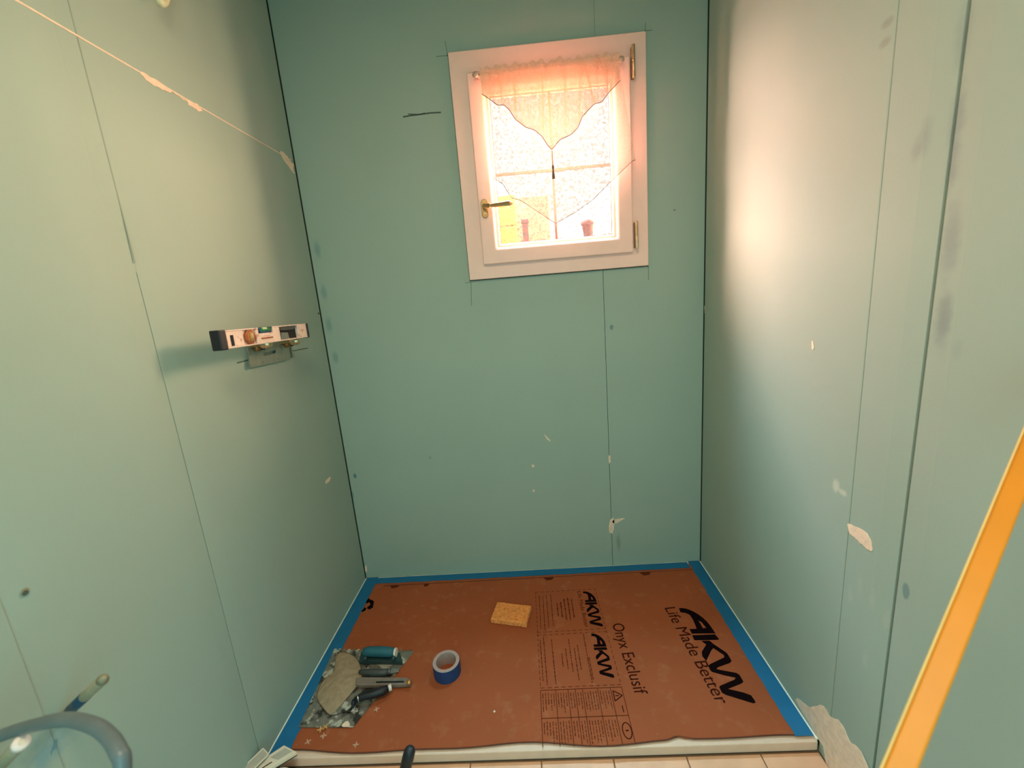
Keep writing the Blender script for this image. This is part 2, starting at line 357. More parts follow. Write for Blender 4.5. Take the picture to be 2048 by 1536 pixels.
def flat_shape(name, pts, m, parent, axis, val, thick, kind=None):
    """thin raised mark lying on a wall, given by points of its outline on that wall"""
    w3 = [wp(px, py, axis, val) for px, py in pts]; n = [0, 0, 0]; n[axis] = thick
    if name == 'plaster_dab':                   # rounded, slightly ragged rim
        k = len(w3); out = []
        size = max((p-w3[0]).length for p in w3)
        for i in range(k):
            a, b, c, d = w3[i-1], w3[i], w3[(i+1) % k], w3[(i+2) % k]
            for t in (0, .25, .5, .75):
                p = 0.5*((2*b)+(c-a)*t+(2*a-5*b+4*c-d)*t*t+(3*b-a-3*c+d)*t*t*t)
                j = Vector((random.uniform(-1, 1), random.uniform(-1, 1), random.uniform(-1, 1)))*min(.0022, size*.025); j[axis] = 0
                out.append(p+j)
        w3 = out
    return MB().prism(w3, n).build(name, m, parent)
def stroke(name, pts, width, m, parent, axis, val, nrm, thick=.0006):
    w3 = [wp(px, py, axis, val) for px, py in pts]; n = Vector((0, 0, 0)); n[axis] = nrm; b = MB()
    for i in range(len(w3)-1):
        d = (w3[i+1]-w3[i]).normalized(); s = d.cross(n)*width/2
        b.prism([w3[i]-s, w3[i]+s, w3[i+1]+s, w3[i+1]-s], n*thick)
    return b.build(name, m, parent)
# plaster in the joint of the left wall and dabs of it
jl = [wp(20, -10, 0, 0), wp(560, 305, 0, 0)]
MB().prism([(0, -1.3, ZJ-.0022), (0, -.02, ZJ-.0016), (0, -.02, ZJ+.0008), (0, -1.3, ZJ+.0022)], (.0008, 0, 0)).build('joint_filler', M['plaster'], wl)
for pts in ([(278, 145), (300, 153), (330, 172), (345, 185), (330, 182), (300, 166)], [(345, 184), (378, 202), (390, 206), (404, 220), (396, 222), (378, 210), (372, 203)],
            [(560, 303), (568, 306), (580, 321), (588, 331), (585, 333), (589, 348), (578, 334), (566, 318)], [(651, 963), (656, 957), (661, 953), (659, 961), (652, 968)]):
    flat_shape('plaster_dab', pts, M['plaster'], wl, 0, 0, .0014)
for pts in ([(1696, 1049), (1712, 1053), (1735, 1066), (1745, 1092), (1742, 1101), (1728, 1093), (1712, 1076), (1700, 1066)],
            [(1592, 1402), (1606, 1404), (1618, 1414), (1640, 1409), (1654, 1420), (1660, 1432), (1682, 1446), (1700, 1482), (1714, 1492), (1730, 1518), (1742, 1548), (1756, 1600), (1700, 1600), (1660, 1560), (1648, 1500), (1640, 1482)],
            [(1624, 684), (1627, 683), (1628, 696), (1625, 699)]):
    flat_shape('plaster_dab', pts, M['plaster'], wr, 0, W, -.0012)
for pts in ([(1220, 1041), (1226, 1036), (1229, 1048), (1225, 1066), (1218, 1062)], [(1226, 1040), (1249, 1036), (1240, 1043), (1228, 1047)], [(1063, 931), (1066, 929), (1069, 932), (1066, 935)],
            [(1065, 980), (1068, 979), (1070, 982), (1067, 984)], [(1409, 612), (1413, 612), (1413, 624), (1409, 626)], [(1217, 912), (1221, 912), (1221, 924), (1218, 926)], [(1088, 868), (1098, 878), (1101, 883), (1094, 878)],
            [(730, 1132), (733, 1132), (734, 1142), (731, 1143)]):
    flat_shape('plaster_dab', pts, M['plaster'], wb, 1, 0, -.001)
stroke('pencil_line', [(806, 234), (822, 231), (840, 229), (860, 226), (882, 225)], .005, M['pencil'], wb, 1, 0, -1)
stroke('pencil_line', [(816, 228), (838, 229), (850, 226)], .003, M['pencil'], wb, 1, 0, -1)
GL = mat('faint_pencil', rgb(104, 122, 104), .8)
GT = mat('joint_trace', rgb(134, 146, 132), .8)
MB().box((-.0004, L1-.0013, 1.42), (.0002, L1+.0013, TOP)).build('joint_line', GT, wl)  # slightly darker line along the filled joint
for q in ([(890, 82), (895, 112)], [(872, 113), (896, 111)], [(942, 564), (943, 612)], [(930, 566), (942, 564)], [(1297, 531), (1297, 560)], [(1291, 45), (1290, 66)], [(1289, 62), (1305, 60)]):
    stroke('pencil_line', q, .0022, GL, wb, 1, 0, -1)
stroke('pencil_line', [(474, 726), (500, 719)], .003, M['pencil'], wl, 0, 0, 1)
stroke('pencil_line', [(574, 704), (616, 696)], .003, M['pencil'], wl, 0, 0, 1)
for q in ([(108, 1487), (100, 1512)], [(112, 1480), (108, 1500)]): stroke('ink_scribble', q, .003, M['blue_ink'], wl, 0, 0, 1)
# dark screw head, little wall plug
for px, py, r in ((637, 627, .004),):
    c = wp(px, py, 0, 0); MB().tube([c-Vector((.004, 0, 0)), c+Vector((.0012, 0, 0))], r, 10).build('screw_head', M['slot'], wl)
c = wp(50, 1183, 0, 0)
o = MB().tube([c-Vector((.01, 0, 0)), c+Vector((.0012, 0, 0))], .0058, 14).build('wall_plug', M['olive'], wl)
MB().tube([c+Vector((.0013, -.001, -.002)), c+Vector((.0016, -.001, -.002))], .0045, 12).build('plug_hole', M['pencil'], o)

# ------------------------------------------------------------------ window_1
win = empty('window_1', ((WX0+WX1)/2, 0, WZ0), kind='structure')
win.location = (0, 0, 0)
def ring(x0, x1, z0, z1, wl_, wr_, wb_, wt_, ya, yb):
    b = MB(); b.box((x0, ya, z0), (x0+wl_, yb, z1)); b.box((x1-wr_, ya, z0), (x1, yb, z1))
    b.box((x0+wl_, ya, z0), (x1-wr_, yb, z0+wb_)); b.box((x0+wl_, ya, z1-wt_), (x1-wr_, yb, z1)); return b
def ring4(name, x0, x1, z0, z1, w_, ya, yb, m, parent, bevel=.002, chamfer=0):
    """mitred frame of one mesh: outer face ya (room side), chamfered towards the inside"""
    o = [(x0, z0), (x1, z0), (x1, z1), (x0, z1)]; i1 = [(x0+w_, z0+w_), (x1-w_, z0+w_), (x1-w_, z1-w_), (x0+w_, z1-w_)]
    ch = chamfer; i0 = [(x0+w_-ch, z0+w_-ch), (x1-w_+ch, z0+w_-ch), (x1-w_+ch, z1-w_+ch), (x0+w_-ch, z1-w_+ch)]
    v = [(x, ya, z) for x, z in o]+[(x, ya, z) for x, z in i0]+[(x, ya+ch, z) for x, z in i1]+[(x, yb, z) for x, z in i1]+[(x, yb, z) for x, z in o]
    f = []
    for L0 in range(4):
        for k in range(4): f.append((L0*4+k, L0*4+(k+1) % 4, (L0+1)*4+(k+1) % 4, (L0+1)*4+k))
    for k in range(4): f.append((16+k, 16+(k+1) % 4, (k+1) % 4, k))
    return mesh(name, v, f, m, parent, bevel=bevel)
FO = -.016                                   # room-side face of the fixed frame
fr = ring4('fixed_frame', WX0, WX1, WZ0, WZ1, .075, FO, .09, M['frame'], win, .003, .004)
SX0, SX1, SZ0, SZ1 = .712, 1.308, 1.413, 2.095
SO = -.034
sash = ring4('sash', SX0, SX1, SZ0, SZ1, .062, SO, .05, M['frame'], win, .004, .009)
GX0, GX1, GZ0, GZ1 = .774, 1.246, 1.475, 2.033
ring4('glazing_bead', GX0-.001, GX1+.001, GZ0-.001, GZ1+.001, .014, -.018, .0, M['bead'], sash, .002, .005)
GA0, GA1, GB0, GB1 = GX0+.013, GX1-.013, GZ0+.013, GZ1-.013
ring4('gasket', GA0, GA1, GB0, GB1, .003, -.0075, -.004, M['gasket'], sash, 0)
MX, MZ = 1.011, 1.747
mw = .0055
MB().box((MX-mw, -.007, GB0), (MX+mw, .001, GB1)).build('muntin', M['muntin'], sash, bevel=.0015)
MB().box((GA0, -.0068, MZ-mw), (MX-mw, .0008, MZ+mw)).build('muntin', M['muntin'], sash, bevel=.0015)
MB().box((MX+mw, -.0068, MZ-mw), (GA1, .0008, MZ+mw)).build('muntin', M['muntin'], sash, bevel=.0015)
for x0, x1 in ((GA0, MX-mw), (MX+mw, GA1)):
    for z0, z1 in ((GB0, MZ-mw), (MZ+mw, GB1)):
        MB().box((x0, -.0045, z0), (x1, -.0005, z1)).build('glass_pane', M['glass'], sash)
# hinges (pin, two barrels, tips)
for px, z0, z1 in ((1.3195, 2.02, 2.128), (1.320, 1.425, 1.528)):
    h = MB().lathe([(.0055, 0), (.0062, .002), (.0062, (z1-z0)*.48), (.005, (z1-z0)*.49), (.005, (z1-z0)*.51), (.0062, (z1-z0)*.52), (.0062, z1-z0-.002), (.004, z1-z0)], 16,
               Matrix.Translation((px, SO-.004, z0))).build('hinge', M['brass2'], win, True)
    shade_auto(h)
    MB().box((px-.006, SO+.002, z0+.004), (px+.006, FO+.001, z1-.004)).build('hinge_leaf', M['brass'], h, bevel=.001)
# handle: oval backplate, boss, faceted lever pointing to the glass
hx, hz = .737, 1.622
pl_ = []
for k in range(24):
    a = 2*math.pi*k/24; pl_.append((hx+.0135*math.cos(a), SO, hz+.018*math.sin(a)+(.017 if math.sin(a) > 0 else -.017)))
hb = MB().prism(pl_, (0, -.007, 0)).build('handle', M['brass'], win, bevel=.002)
MB().tube([(hx, SO-.006, hz+.005), (hx, SO-.028, hz+.005), (hx+.004, SO-.036, hz+.005)], [.0085, .0075, .0078], 14).build('handle_neck', M['brass'], hb, True)
MB().tube([(hx-.004, SO-.034, hz+.005), (hx+.012, SO-.036, hz+.004), (hx+.02, SO-.036, hz+.0035), (hx+.026, SO-.036, hz+.003), (hx+.034, SO-.036, hz+.003), (hx+.085, SO-.037, hz+.003), (hx+.098, SO-.037, hz+.003), (hx+.112, SO-.037, hz+.003)],
          [.008, .0075, .0095, .0065, .007, .0115, .012, .001], 8).build('lever', M['brass'], hb)
MB().tube([(hx, SO-.007, hz-.016), (hx, SO-.009, hz-.016)], .005, 12).build('cover_screw', M['brass2'], hb)

# outside: ground, painted shutter leaf folded back, post and pot
gr = MB().box((-3, .13, -.6), (5, 5, -.4)).build('ground', M['soil']); tag(gr, kind='structure')
sh = empty('garden_screen', (.612, .56, -.4), Matrix.Rotation(0, 3, 'Z'), 'yellow painted board screen standing outside, seen through the lower left pane', 'screen')
for x in (0, .20): MB().box((x, 0, 0), (x+.03, .028, 2.2)).build('screen_post', M['shutter'], sh, bevel=.003)
for k in range(14): MB().box((-.01, -.014, .03+k*.155), (.24, 0, .03+k*.155+.148)).build('screen_board', M['shutter'], sh, bevel=.002)
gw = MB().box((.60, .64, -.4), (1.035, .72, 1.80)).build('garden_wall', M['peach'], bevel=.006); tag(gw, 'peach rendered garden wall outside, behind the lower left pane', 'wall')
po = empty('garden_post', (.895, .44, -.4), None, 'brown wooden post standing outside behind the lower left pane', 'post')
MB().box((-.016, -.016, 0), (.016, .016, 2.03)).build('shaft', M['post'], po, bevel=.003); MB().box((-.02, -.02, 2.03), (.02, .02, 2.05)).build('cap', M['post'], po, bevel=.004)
st = empty('plant_stand', (1.2, .4, -.4), None, 'slim wooden stand carrying a terracotta pot outside the lower right pane', 'stand')
MB().box((-.05, -.05, 1.90), (.05, .05, 1.925)).build('stand_top', M['post'], st)
for sx in (-.04, .04):
    for sy in (-.04, .04): MB().box((sx-.008, sy-.008, 0), (sx+.008, sy+.008, 1.90)).build('leg', M['post'], st)
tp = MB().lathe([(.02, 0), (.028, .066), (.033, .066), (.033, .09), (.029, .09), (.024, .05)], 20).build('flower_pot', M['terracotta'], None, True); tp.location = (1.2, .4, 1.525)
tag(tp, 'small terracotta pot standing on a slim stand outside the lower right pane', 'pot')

# ------------------------------------------------------------------ curtain and rod
YR = -.062
ra, rb = on_plane(951, 152, 1, YR), on_plane(1242, 117, 1, YR)
RZ = (ra.z+rb.z)/2
rod = empty('curtain_rod', (ra.x, YR, RZ), None, 'thin curtain rod with round end knobs across the top of the window sash', 'rod')
LR = rb.x-ra.x
MB().tube([(0, 0, 0), (LR, 0, 0)], .0042, 12).build('rod_tube', M['rod'], rod, True)
for x in (0, LR):
    k = MB().lathe([(.002, -.009), (.0085, -.006), (.0115, 0), (.0085, .006), (.002, .009)], 20, Matrix.Translation((x, -.002, 0)) @ Matrix.Rotation(math.pi/2, 4, 'X')).build('end_knob', M['rod'], rod, True)
    MB().tube([(x+(.008 if x == 0 else -.008), 0, 0), (x+(.008 if x == 0 else -.008), SO-YR+.001, 0)], .004, 10).build('bracket', M['rod'], rod, True)

cu = empty('window_curtain', (0, 0, 0), None, 'pink sheer curtain with a pointed gathered valance hanging over the small window', 'curtain')
def interp(pl, x):
    if x <= pl[0][0]: return pl[0][1]
    for (a, b_), (c_, d) in zip(pl, pl[1:]):
        if x <= c_: return b_+(d-b_)*(x-a)/max(c_-a, 1e-6)
    return pl[-1][1]
def cloth(name, edge_px, y, xa, xb, head, flare, amp, m, seed, nx=150, nz=22):
    ed = [on_plane(px, py, 1, y) for px, py in edge_px]; pl = [(p.x, p.z) for p in ed]
    rnd = random.Random(seed); ph = [rnd.uniform(0, 6) for _ in range(5)]
    v = []; f = []; hem = []
    for i in range(nx+1):
        u = i/nx; x = xa+(xb-xa)*u
        xe = x+flare[0]*(1-u)**3+flare[1]*u**3
        zb = interp(pl, xe)
        fold = math.sin(u*58+ph[0]+1.3*math.sin(u*9+ph[1]))*.55+math.sin(u*31+ph[2])*.45
        zt = RZ+head*(.75+.35*math.sin(u*95+ph[3])+.25*math.sin(u*41+ph[4]))
        for j in range(nz+1):
            q = j/nz; z = zt+(zb-zt)*q
            drop = max(0, RZ-z)
            a = amp*(1 if drop < .03 else max(.35, 1-drop*3))
            pinch = 0 if z > RZ+.006 or z < RZ-.008 else 0
            xx = x+(xe-x)*min(1, (drop/.35))
            v.append((xx, y+a*fold+pinch-.006*math.exp(-((z-RZ)/.008)**2), z))
        hem.append(v[-1])
    n1 = nz+1
    for i in range(nx):
        for j in range(nz): f.append((i*n1+j, (i+1)*n1+j, (i+1)*n1+j+1, i*n1+j+1))
    o = mesh(name, v, f, m, cu, True)
    return o, hem
xa, xb = on_plane(961, 150, 1, -.072).x, on_plane(1236, 120, 1, -.072).x
back_edge = [(958, 330), (976, 343), (988, 357), (1006, 368), (1022, 395), (1042, 401), (1075, 423), (1111, 447), (1150, 425), (1185, 400), (1224, 361), (1250, 336), (1268, 320)]
bk, hem2 = cloth('sheer_panel', back_edge, -.071, xa-.003, xb+.003, .009, (.02, .055), .005, M['sheer'], 3)
MB().tube(hem2[::2], .0011, 6).build('hem_thread', M['thread'], bk, True)
front_edge = [(961, 186), (975, 196), (995, 209), (1008, 211), (1020, 222), (1031, 239), (1050, 253), (1071, 262), (1084, 272), (1093, 288), (1103.5, 299), (1119, 281), (1144, 268), (1157, 255), (1166, 233), (1178, 220), (1190, 209), (1206, 203), (1224, 182), (1244, 162)]
fv, hem1 = cloth('valance', front_edge, -.084, xa, xb, .015, (0, .012), .009, M['valance'], 11)
MB().tube(hem1[::2], .0013, 6).build('hem_thread', M['thread'], fv, True)
for pts, wd in (([(1028, 150), (1030, 185), (1030, 224)], .010), ([(1083, 146), (1085, 180), (1087, 262)], .008), ([(1170, 128), (1178, 160), (1189, 206)], .009), ([(1166, 130), (1161, 165), (1158, 245)], .007), ([(1128, 136), (1130, 165), (1131, 255)], .006), ([(1000, 154), (1002, 180), (1003, 205)], .006), ([(1212, 122), (1214, 150), (1216, 184)], .006)):
    pp_ = smooth_path([on_plane(a, b_, 1, -.0775) for a, b_ in pts], 6); fb = MB()
    vv_ = []; ff_ = []
    for i, p in enumerate(pp_):
        for k in (-1, 0, 1): vv_.append(p+Vector((k*wd/2, .0025 if k else 0, 0)))
    for i in range(len(pp_)-1):
        for k in (0, 1): ff_.append((i*3+k, i*3+k+1, i*3+k+4, i*3+k+3))
    mesh('pleat_fold', vv_, ff_, M['valance'], fv, True)
tip = on_plane(1104, 300, 1, -.084)
ts_ = MB().lathe([(.0012, 0), (.0014, -.05), (.004, -.054), (.0045, -.062), (.003, -.066), (.0055, -.085), (.006, -.098), (.001, -.099)], 12, Matrix.Translation(tip)).build('tassel', M['thread'], cu, True)

# ------------------------------------------------------------------ shower tray, tape, cardboard
FRT = -.808
tray = MB().box((.003, FRT, FL), (W-.003, -.004, -.004)).build('shower_tray', M['tray'], bevel=.003)
tag(tray, 'low white resin shower tray filling the alcove floor under brown cardboard', 'shower tray')
b = MB(); b.box((.001, FRT+.004, -.004), (.007, -.002, .002)); b.box((W-.007, FRT+.004, -.004), (W-.001, -.002, .002)); b.box((.007, -.008, -.004), (W-.007, -.002, .002))
b.build('sealant_bead', M['rim'], tray, bevel=.0015)

CT = 0.002                                    # top of the cardboard
def wavy_sheet():
    n = 60; x0, x1 = .03, W-.03; v = []; f = []
    for i in range(n+1):
        x = x0+(x1-x0)*i/n
        wv = .006*math.sin(x*9.5+1)+.004*math.sin(x*17+.5)
        if 1.19 < x < 1.225: wv += .008
        ends = [-.022, -.4, FRT+.014+wv]
        for j, y in enumerate(ends):
            lift = 0
            v.append((x, y, CT+lift)); v.append((x, y, CT-.003+lift))
    for i in range(n):
        a = i*6; b_ = a+6
        for j in (0, 1):
            f.append((a+2*j, b_+2*j, b_+2*j+2, a+2*j+2)); f.append((a+2*j+1, a+2*j+3, b_+2*j+3, b_+2*j+1))
        f.append((a, a+1, b_+1, b_)); f.append((a+4, b_+4, b_+5, a+5))
    f += [(0, 2, 3, 1), (2, 4, 5, 3), (n*6, n*6+1, n*6+3, n*6+2), (n*6+2, n*6+3, n*6+5, n*6+4)]
    return v, f
v_, f_ = wavy_sheet()
card = mesh('cardboard_sheet', v_, f_, M['card'])
tag(card, 'brown printed cardboard sheet covering the shower tray', 'cardboard')
MB().tube([(x/40*(W-.07)+.035, FRT+.0125+.006*math.sin((x/40*(W-.07)+.035)*9.5+1)+.004*math.sin((x/40*(W-.07)+.035)*17+.5)+(.008 if 1.19 < x/40*(W-.07)+.035 < 1.225 else 0), CT-.0008) for x in range(41)], .0017, 6).build('cut_edge', M['card_edge'], card)
# fold line along the back and torn spots
MB().prism([(.11, -.064, CT), (W-.06, -.06, CT), (W-.06, -.063, CT), (.11, -.069, CT)], (0, 0, .0004)).build('crease', M['card_edge'], card)
for x, w_ in ((.14, .05), (.30, .03), (.86, .05), (1.30, .05)): MB().prism([(x, -.066, CT), (x+w_*.5, -.062, CT), (x+w_, -.066, CT), (x+w_*.8, -.082, CT), (x+w_*.3, -.086, CT)], (0, 0, .0003)).build('crease_tear', M['ink3'], card)

def tape_strip(name, x0, x1, y0, y1, label):
    v = []; f = []; lng = abs(y1-y0) > abs(x1-x0); n = 40; rnd = random.Random(hash(label) % 99)
    rnd = random.Random(len(label))
    for i in range(n+1):
        t = i/n; wob = .0012*math.sin(i*1.7)+rnd.uniform(-.0006, .0006); z = CT+.0008+.0006*rnd.random()
        if lng: a, b_ = (x0+(wob if x0 > .8 else 0), y0+(y1-y0)*t), (x1+(wob if x0 < .8 else 0), y0+(y1-y0)*t)
        else: a, b_ = (x0+(x1-x0)*t, y0+wob), (x0+(x1-x0)*t, y1)
        v += [(a[0], a[1], z), (b_[0], b_[1], z), (b_[0], b_[1], z+.0006), (a[0], a[1], z+.0006)]
    for i in range(n):
        for k in range(4): f.append((i*4+k, i*4+(k+1) % 4, i*4+4+(k+1) % 4, i*4+4+k))
    f += [(0, 1, 2, 3), (n*4+3, n*4+2, n*4+1, n*4)]
    o = mesh(name, v, f, M['tape']); return tag(o, label, 'tape', 'masking tape strips round the tray')
tape_strip('masking_tape_strip', .008, .066, FRT+.004, -.003, 'blue masking tape strip along the left edge of the shower tray')
tape_strip('masking_tape_strip', .0665, W-.0665, -.05, -.0085, 'blue masking tape strip along the back edge of the shower tray')
tape_strip('masking_tape_strip', W-.059, W-.008, FRT+.012, -.003, 'blue masking tape strip along the right edge of the shower tray')

# ------------------------------------------------------------------ print on the cardboard
ZP = CT+.0002
def tp_(px, py): return on_plane(px, py, 2, ZP)
def curve_mesh(name, cv, m, parent, mw=None):
    o = bpy.data.objects.new(name, cv); C.objects.link(o); bpy.context.view_layer.update()
    me = bpy.data.meshes.new_from_object(o.evaluated_get(bpy.context.evaluated_depsgraph_get()))
    C.objects.unlink(o); bpy.data.objects.remove(o)
    me.materials.clear(); me.materials.append(m)
    q = link(bpy.data.objects.new(name, me), parent)
    if mw is not None: q.matrix_world = mw
    return q
def shape2d(name, polys, m, parent, mw):
    cv = bpy.data.curves.new(name, 'CURVE'); cv.dimensions = '2D'; cv.fill_mode = 'BOTH'; cv.extrude = .0002
    for p in polys:
        s = cv.splines.new('POLY'); s.points.add(len(p)-1); s.use_cyclic_u = True
        for q, (x, y) in zip(s.points, p): q.co = (x, y, 0, 1)
    return curve_mesh(name, cv, m, parent, mw)
def text(s, p0, p1, h, m, name='printed_text', sx=None):
    """one line of lettering from p0 to p1 along its base line"""
    cv = bpy.data.curves.new(name, 'FONT'); cv.body = s; cv.size = 1; cv.extrude = .0002
    o = curve_mesh(name, cv, m, card)
    xs = [v.co.x for v in o.data.vertices]; wd = max(xs)-min(xs); d = p1-p0; L_ = d.length
    d.normalize(); n = Vector((0, 0, 1)).cross(d); k = L_/wd
    o.matrix_world = Matrix(((d.x*k, n.x*h, 0, p0.x-d.x*k*min(xs)), (d.y*k, n.y*h, 0, p0.y-d.y*k*min(xs)), (0, 0, 1, ZP), (0, 0, 0, 1)))
    return o
def crop5(pts): return [tp_(1300+x/6.982, 1200+y/6.982) for x, y in pts]
A1 = crop5([(405, 115), (455, 113), (510, 122), (560, 140), (620, 168), (680, 205), (740, 250), (800, 308), (850, 370), (890, 430), (915, 465), (585, 470), (550, 405), (650, 403), (640, 368), (600, 275), (555, 207), (500, 182), (425, 170)])
A2 = crop5([(675, 285), (720, 308), (785, 388), (740, 396)])
K1 = crop5([(588, 492), (908, 480), (965, 545), (945, 556), (620, 562)])
K2 = crop5([(715, 570), (830, 566), (885, 612), (1055, 728), (1085, 755), (1140, 850), (1115, 880), (950, 938), (925, 962), (975, 975), (1205, 1018), (1250, 1045), (1305, 1140), (1280, 1165), (1090, 1242), (1300, 1290), (1415, 1332), (1478, 1430), (1445, 1444), (1060, 1325), (1005, 1295), (965, 1215), (985, 1195), (1180, 1112), (1195, 1085), (1050, 1055), (870, 1005), (845, 985), (812, 920), (830, 900), (1040, 800), (1030, 768), (885, 672), (855, 705), (785, 852), (730, 785), (722, 725), (785, 622)])
big0 = A1[0].copy()
def loc2(ps): return [((p-big0).x, (p-big0).y) for p in ps]
LOGO = [loc2(A1), loc2(A2), loc2(K1), loc2(K2)]
logo = shape2d('printed_logo', LOGO, M['ink'], card, Matrix.Translation((big0.x, big0.y, ZP)))
blen = abs(crop5([(1475, 1430)])[0].y-big0.y)
for a, b_ in (((1166, 1183), (1201, 1252.5)), ((1182.4, 1267.4), (1225, 1355))):
    p0, p1 = tp_(*a), tp_(*b_); k = abs(p1.y-p0.y)/blen
    o = link(bpy.data.objects.new('printed_logo', logo.data), card); o.matrix_world = Matrix.Translation((p0.x, p0.y, ZP)) @ Matrix.Diagonal((k*1.15, k, 1, 1))
text('Life Made Better', tp_(1329, 1216), tp_(1434, 1408), .062, M['ink2'])
text('Onyx Exclusif', tp_(1224, 1248), tp_(1270, 1389), .062, M['ink2'])
text('Life Made Better', tp_(1154, 1183), tp_(1170, 1255), .024, M['ink3'])
lines = MB(); tiny = MB()
def seg(b, p0, p1, wd, z=0):
    d = p1-p0
    if d.length < 1e-5: return
    d.normalize(); n = Vector((0, 0, 1)).cross(d)*wd/2
    b.prism([p0-n, p0+n, p1+n, p1-n], (0, 0, .0002))
def dashed(p0, p1, wd=.002, dash=.014, gap=.009):
    d = p1-p0; L_ = d.length; d.normalize(); s = 0
    while s < L_: seg(lines, p0+d*s, p0+d*min(L_, s+dash), wd); s += dash+gap
TL, TR, BLc, BRc = tp_(1071, 1185), tp_(1190, 1178), tp_(1081, 1376), tp_(1242, 1369)
dashed(TL, TR); dashed(TL, BLc); dashed(TR, BRc)
dashed(tp_(1074, 1265), tp_(1212, 1257)); dashed(tp_(1074, 1271), tp_(1214, 1263)); dashed(BLc, BRc)
Q = [tp_(1081, 1381), tp_(1243, 1374), tp_(1273, 1496), tp_(1086, 1502)]
def q(u, v): return (Q[0]*(1-u)+Q[1]*u)*(1-v)+(Q[3]*(1-u)+Q[2]*u)*v
fr_ = [0, .188, .34, .43, .518, .703, .862, 1]
for u in fr_: seg(lines, q(u, 0), q(u, .945), .0022)
for v in (0, .5): seg(lines, q(0, v), q(1, v), .0024)
rnd = random.Random(5)
def scrib(p0, p1, wd):
    d = p1-p0; L_ = d.length; d.normalize(); s = 0
    while s < L_-.002:
        l = rnd.uniform(.006, .02); seg(tiny, p0+d*s, p0+d*min(L_, s+l), wd*rnd.uniform(.7, 1.1)); s += l+rnd.uniform(.0018, .004)
for i in range(6):
    u0, u1 = fr_[i], fr_[i+1]; n = max(2, int((u1-u0)/.035))
    for v0, v1 in ((.05, .45), (.55, .925)):
        for k in range(n):
            u = u0+(u1-u0)*(k+.8)/(n+.6); scrib(q(u, v0+.02*rnd.random()), q(u, v0+(v1-v0)*rnd.uniform(.6, 1)), .0028)
def box2(a, b_, c_, d_):
    P0, P1, P2, P3 = [tp_(*t) for t in (a, b_, c_, d_)]
    return lambda u, v: (P0*(1-u)+P1*u)*(1-v)+(P3*(1-u)+P2*u)*v
B1 = box2((1071, 1185), (1190, 1178), (1210, 1258), (1074, 1265)); B2 = box2((1074, 1271), (1214, 1263), (1240, 1369), (1081, 1376))
for u, a, b_ in ((.06, .1, .92), (.12, .12, .95), (.18, .1, .9), (.25, .08, .88)): scrib(B1(u, a), B1(u, b_), .003)
for u, a, b_ in ((.34, .33, .66), (.40, .3, .68), (.46, .22, .74), (.52, .2, .76), (.58, .24, .7)): scrib(B1(u, a), B1(u, b_), .0052)
for u, a, b_ in ((.04, .1, .9), (.09, .04, .96), (.2, .1, .95), (.32, .4, .65), (.38, .3, .7), (.44, .12, .75), (.5, .3, .9), (.55, .25, .72), (.66, .02, .95), (.68, .5, .9)): scrib(B2(u, a), B2(u, b_), .0035)
tag(lines.build('printed_rules', M['ink3'], card), kind='stuff'); tag(tiny.build('small_print', M['ink3'], card), kind='stuff')
# warning triangle and oval mark
tri = [q(.885, .06), q(.885, .25), q(.985, .155)]; tb = MB()
for a, b_ in ((0, 1), (1, 2), (2, 0)): seg(tb, tri[a], tri[b_], .0032)
seg(tb, q(.90, .155), q(.945, .155), .003); seg(tb, q(.955, .33), q(.955, .45), .003)
tb.build('warning_symbol', M['ink2'], card)
ov = MB(); cc = q(.945, .74); ux = (q(1, .74)-q(.89, .74))*.44; vy = (q(.945, .87)-q(.945, .62))*.5
for k in range(28):
    a, b_ = 2*math.pi*k/28, 2*math.pi*(k+1)/28
    seg(ov, cc+ux*math.cos(a)+vy*math.sin(a), cc+ux*math.cos(b_)+vy*math.sin(b_), .003)
seg(ov, cc-ux*.35, cc+ux*.35, .004); ov.build('oval_mark', M['ink2'], card)
# three bent arrows near the left edge, partly under the tape
ar = MB()
for pts in ([(731, 1200), (735, 1196), (738, 1200), (733, 1206), (728, 1207)], [(734, 1203), (740, 1199), (745, 1203), (744, 1209), (738, 1209)], [(732, 1214), (738, 1209), (744, 1208), (743, 1215), (736, 1219), (731, 1217)], [(721, 1221), (726, 1215), (730, 1216), (728, 1221), (722, 1224), (719, 1223)]):
    ar.prism([on_plane(x+3, y, 2, ZP) for x, y in pts], (0, 0, .0002))
ar.build('recycling_mark', M['ink'], card)

# ------------------------------------------------------------------ things on the cardboard
def basis(xd, zd=Vector((0, 0, 1))):
    xd = xd.normalized(); yd = zd.cross(xd).normalized(); zd = xd.cross(yd)
    return Matrix((xd, yd, zd)).transposed()
# sponge
sp = [on_plane(*t, 2, .026) for t in ((993, 1203), (1062, 1211), (1053, 1246), (982, 1237))]
cen = sum(sp, Vector())/4; R = basis((sp[1]-sp[0]))
lx = ((sp[1]-sp[0]).length+(sp[2]-sp[3]).length)/4; ly = ((sp[0]-sp[3]).length+(sp[1]-sp[2]).length)/4
n = 14; vv = []; ff = []; rnd = random.Random(2)
for k, z in enumerate((.0008, .004, .020, .0245)):
    ins = (.003, 0, 0, .003)[k]
    for i in range(4*n):
        s, t = divmod(i, n); t /= n
        cx, cy = [(-1+2*t, -1), (1, -1+2*t), (1-2*t, 1), (-1, 1-2*t)][s]
        j = rnd.uniform(-.0012, .0012); vv.append((cx*(lx-ins+j), cy*(ly-ins+j), z+rnd.uniform(-.0004, .0004)))
m_ = 4*n
for k in range(3):
    for i in range(m_): ff.append((k*m_+i, k*m_+(i+1) % m_, (k+1)*m_+(i+1) % m_, (k+1)*m_+i))
ff += [tuple(range(m_-1, -1, -1)), tuple(range(3*m_, 4*m_))]
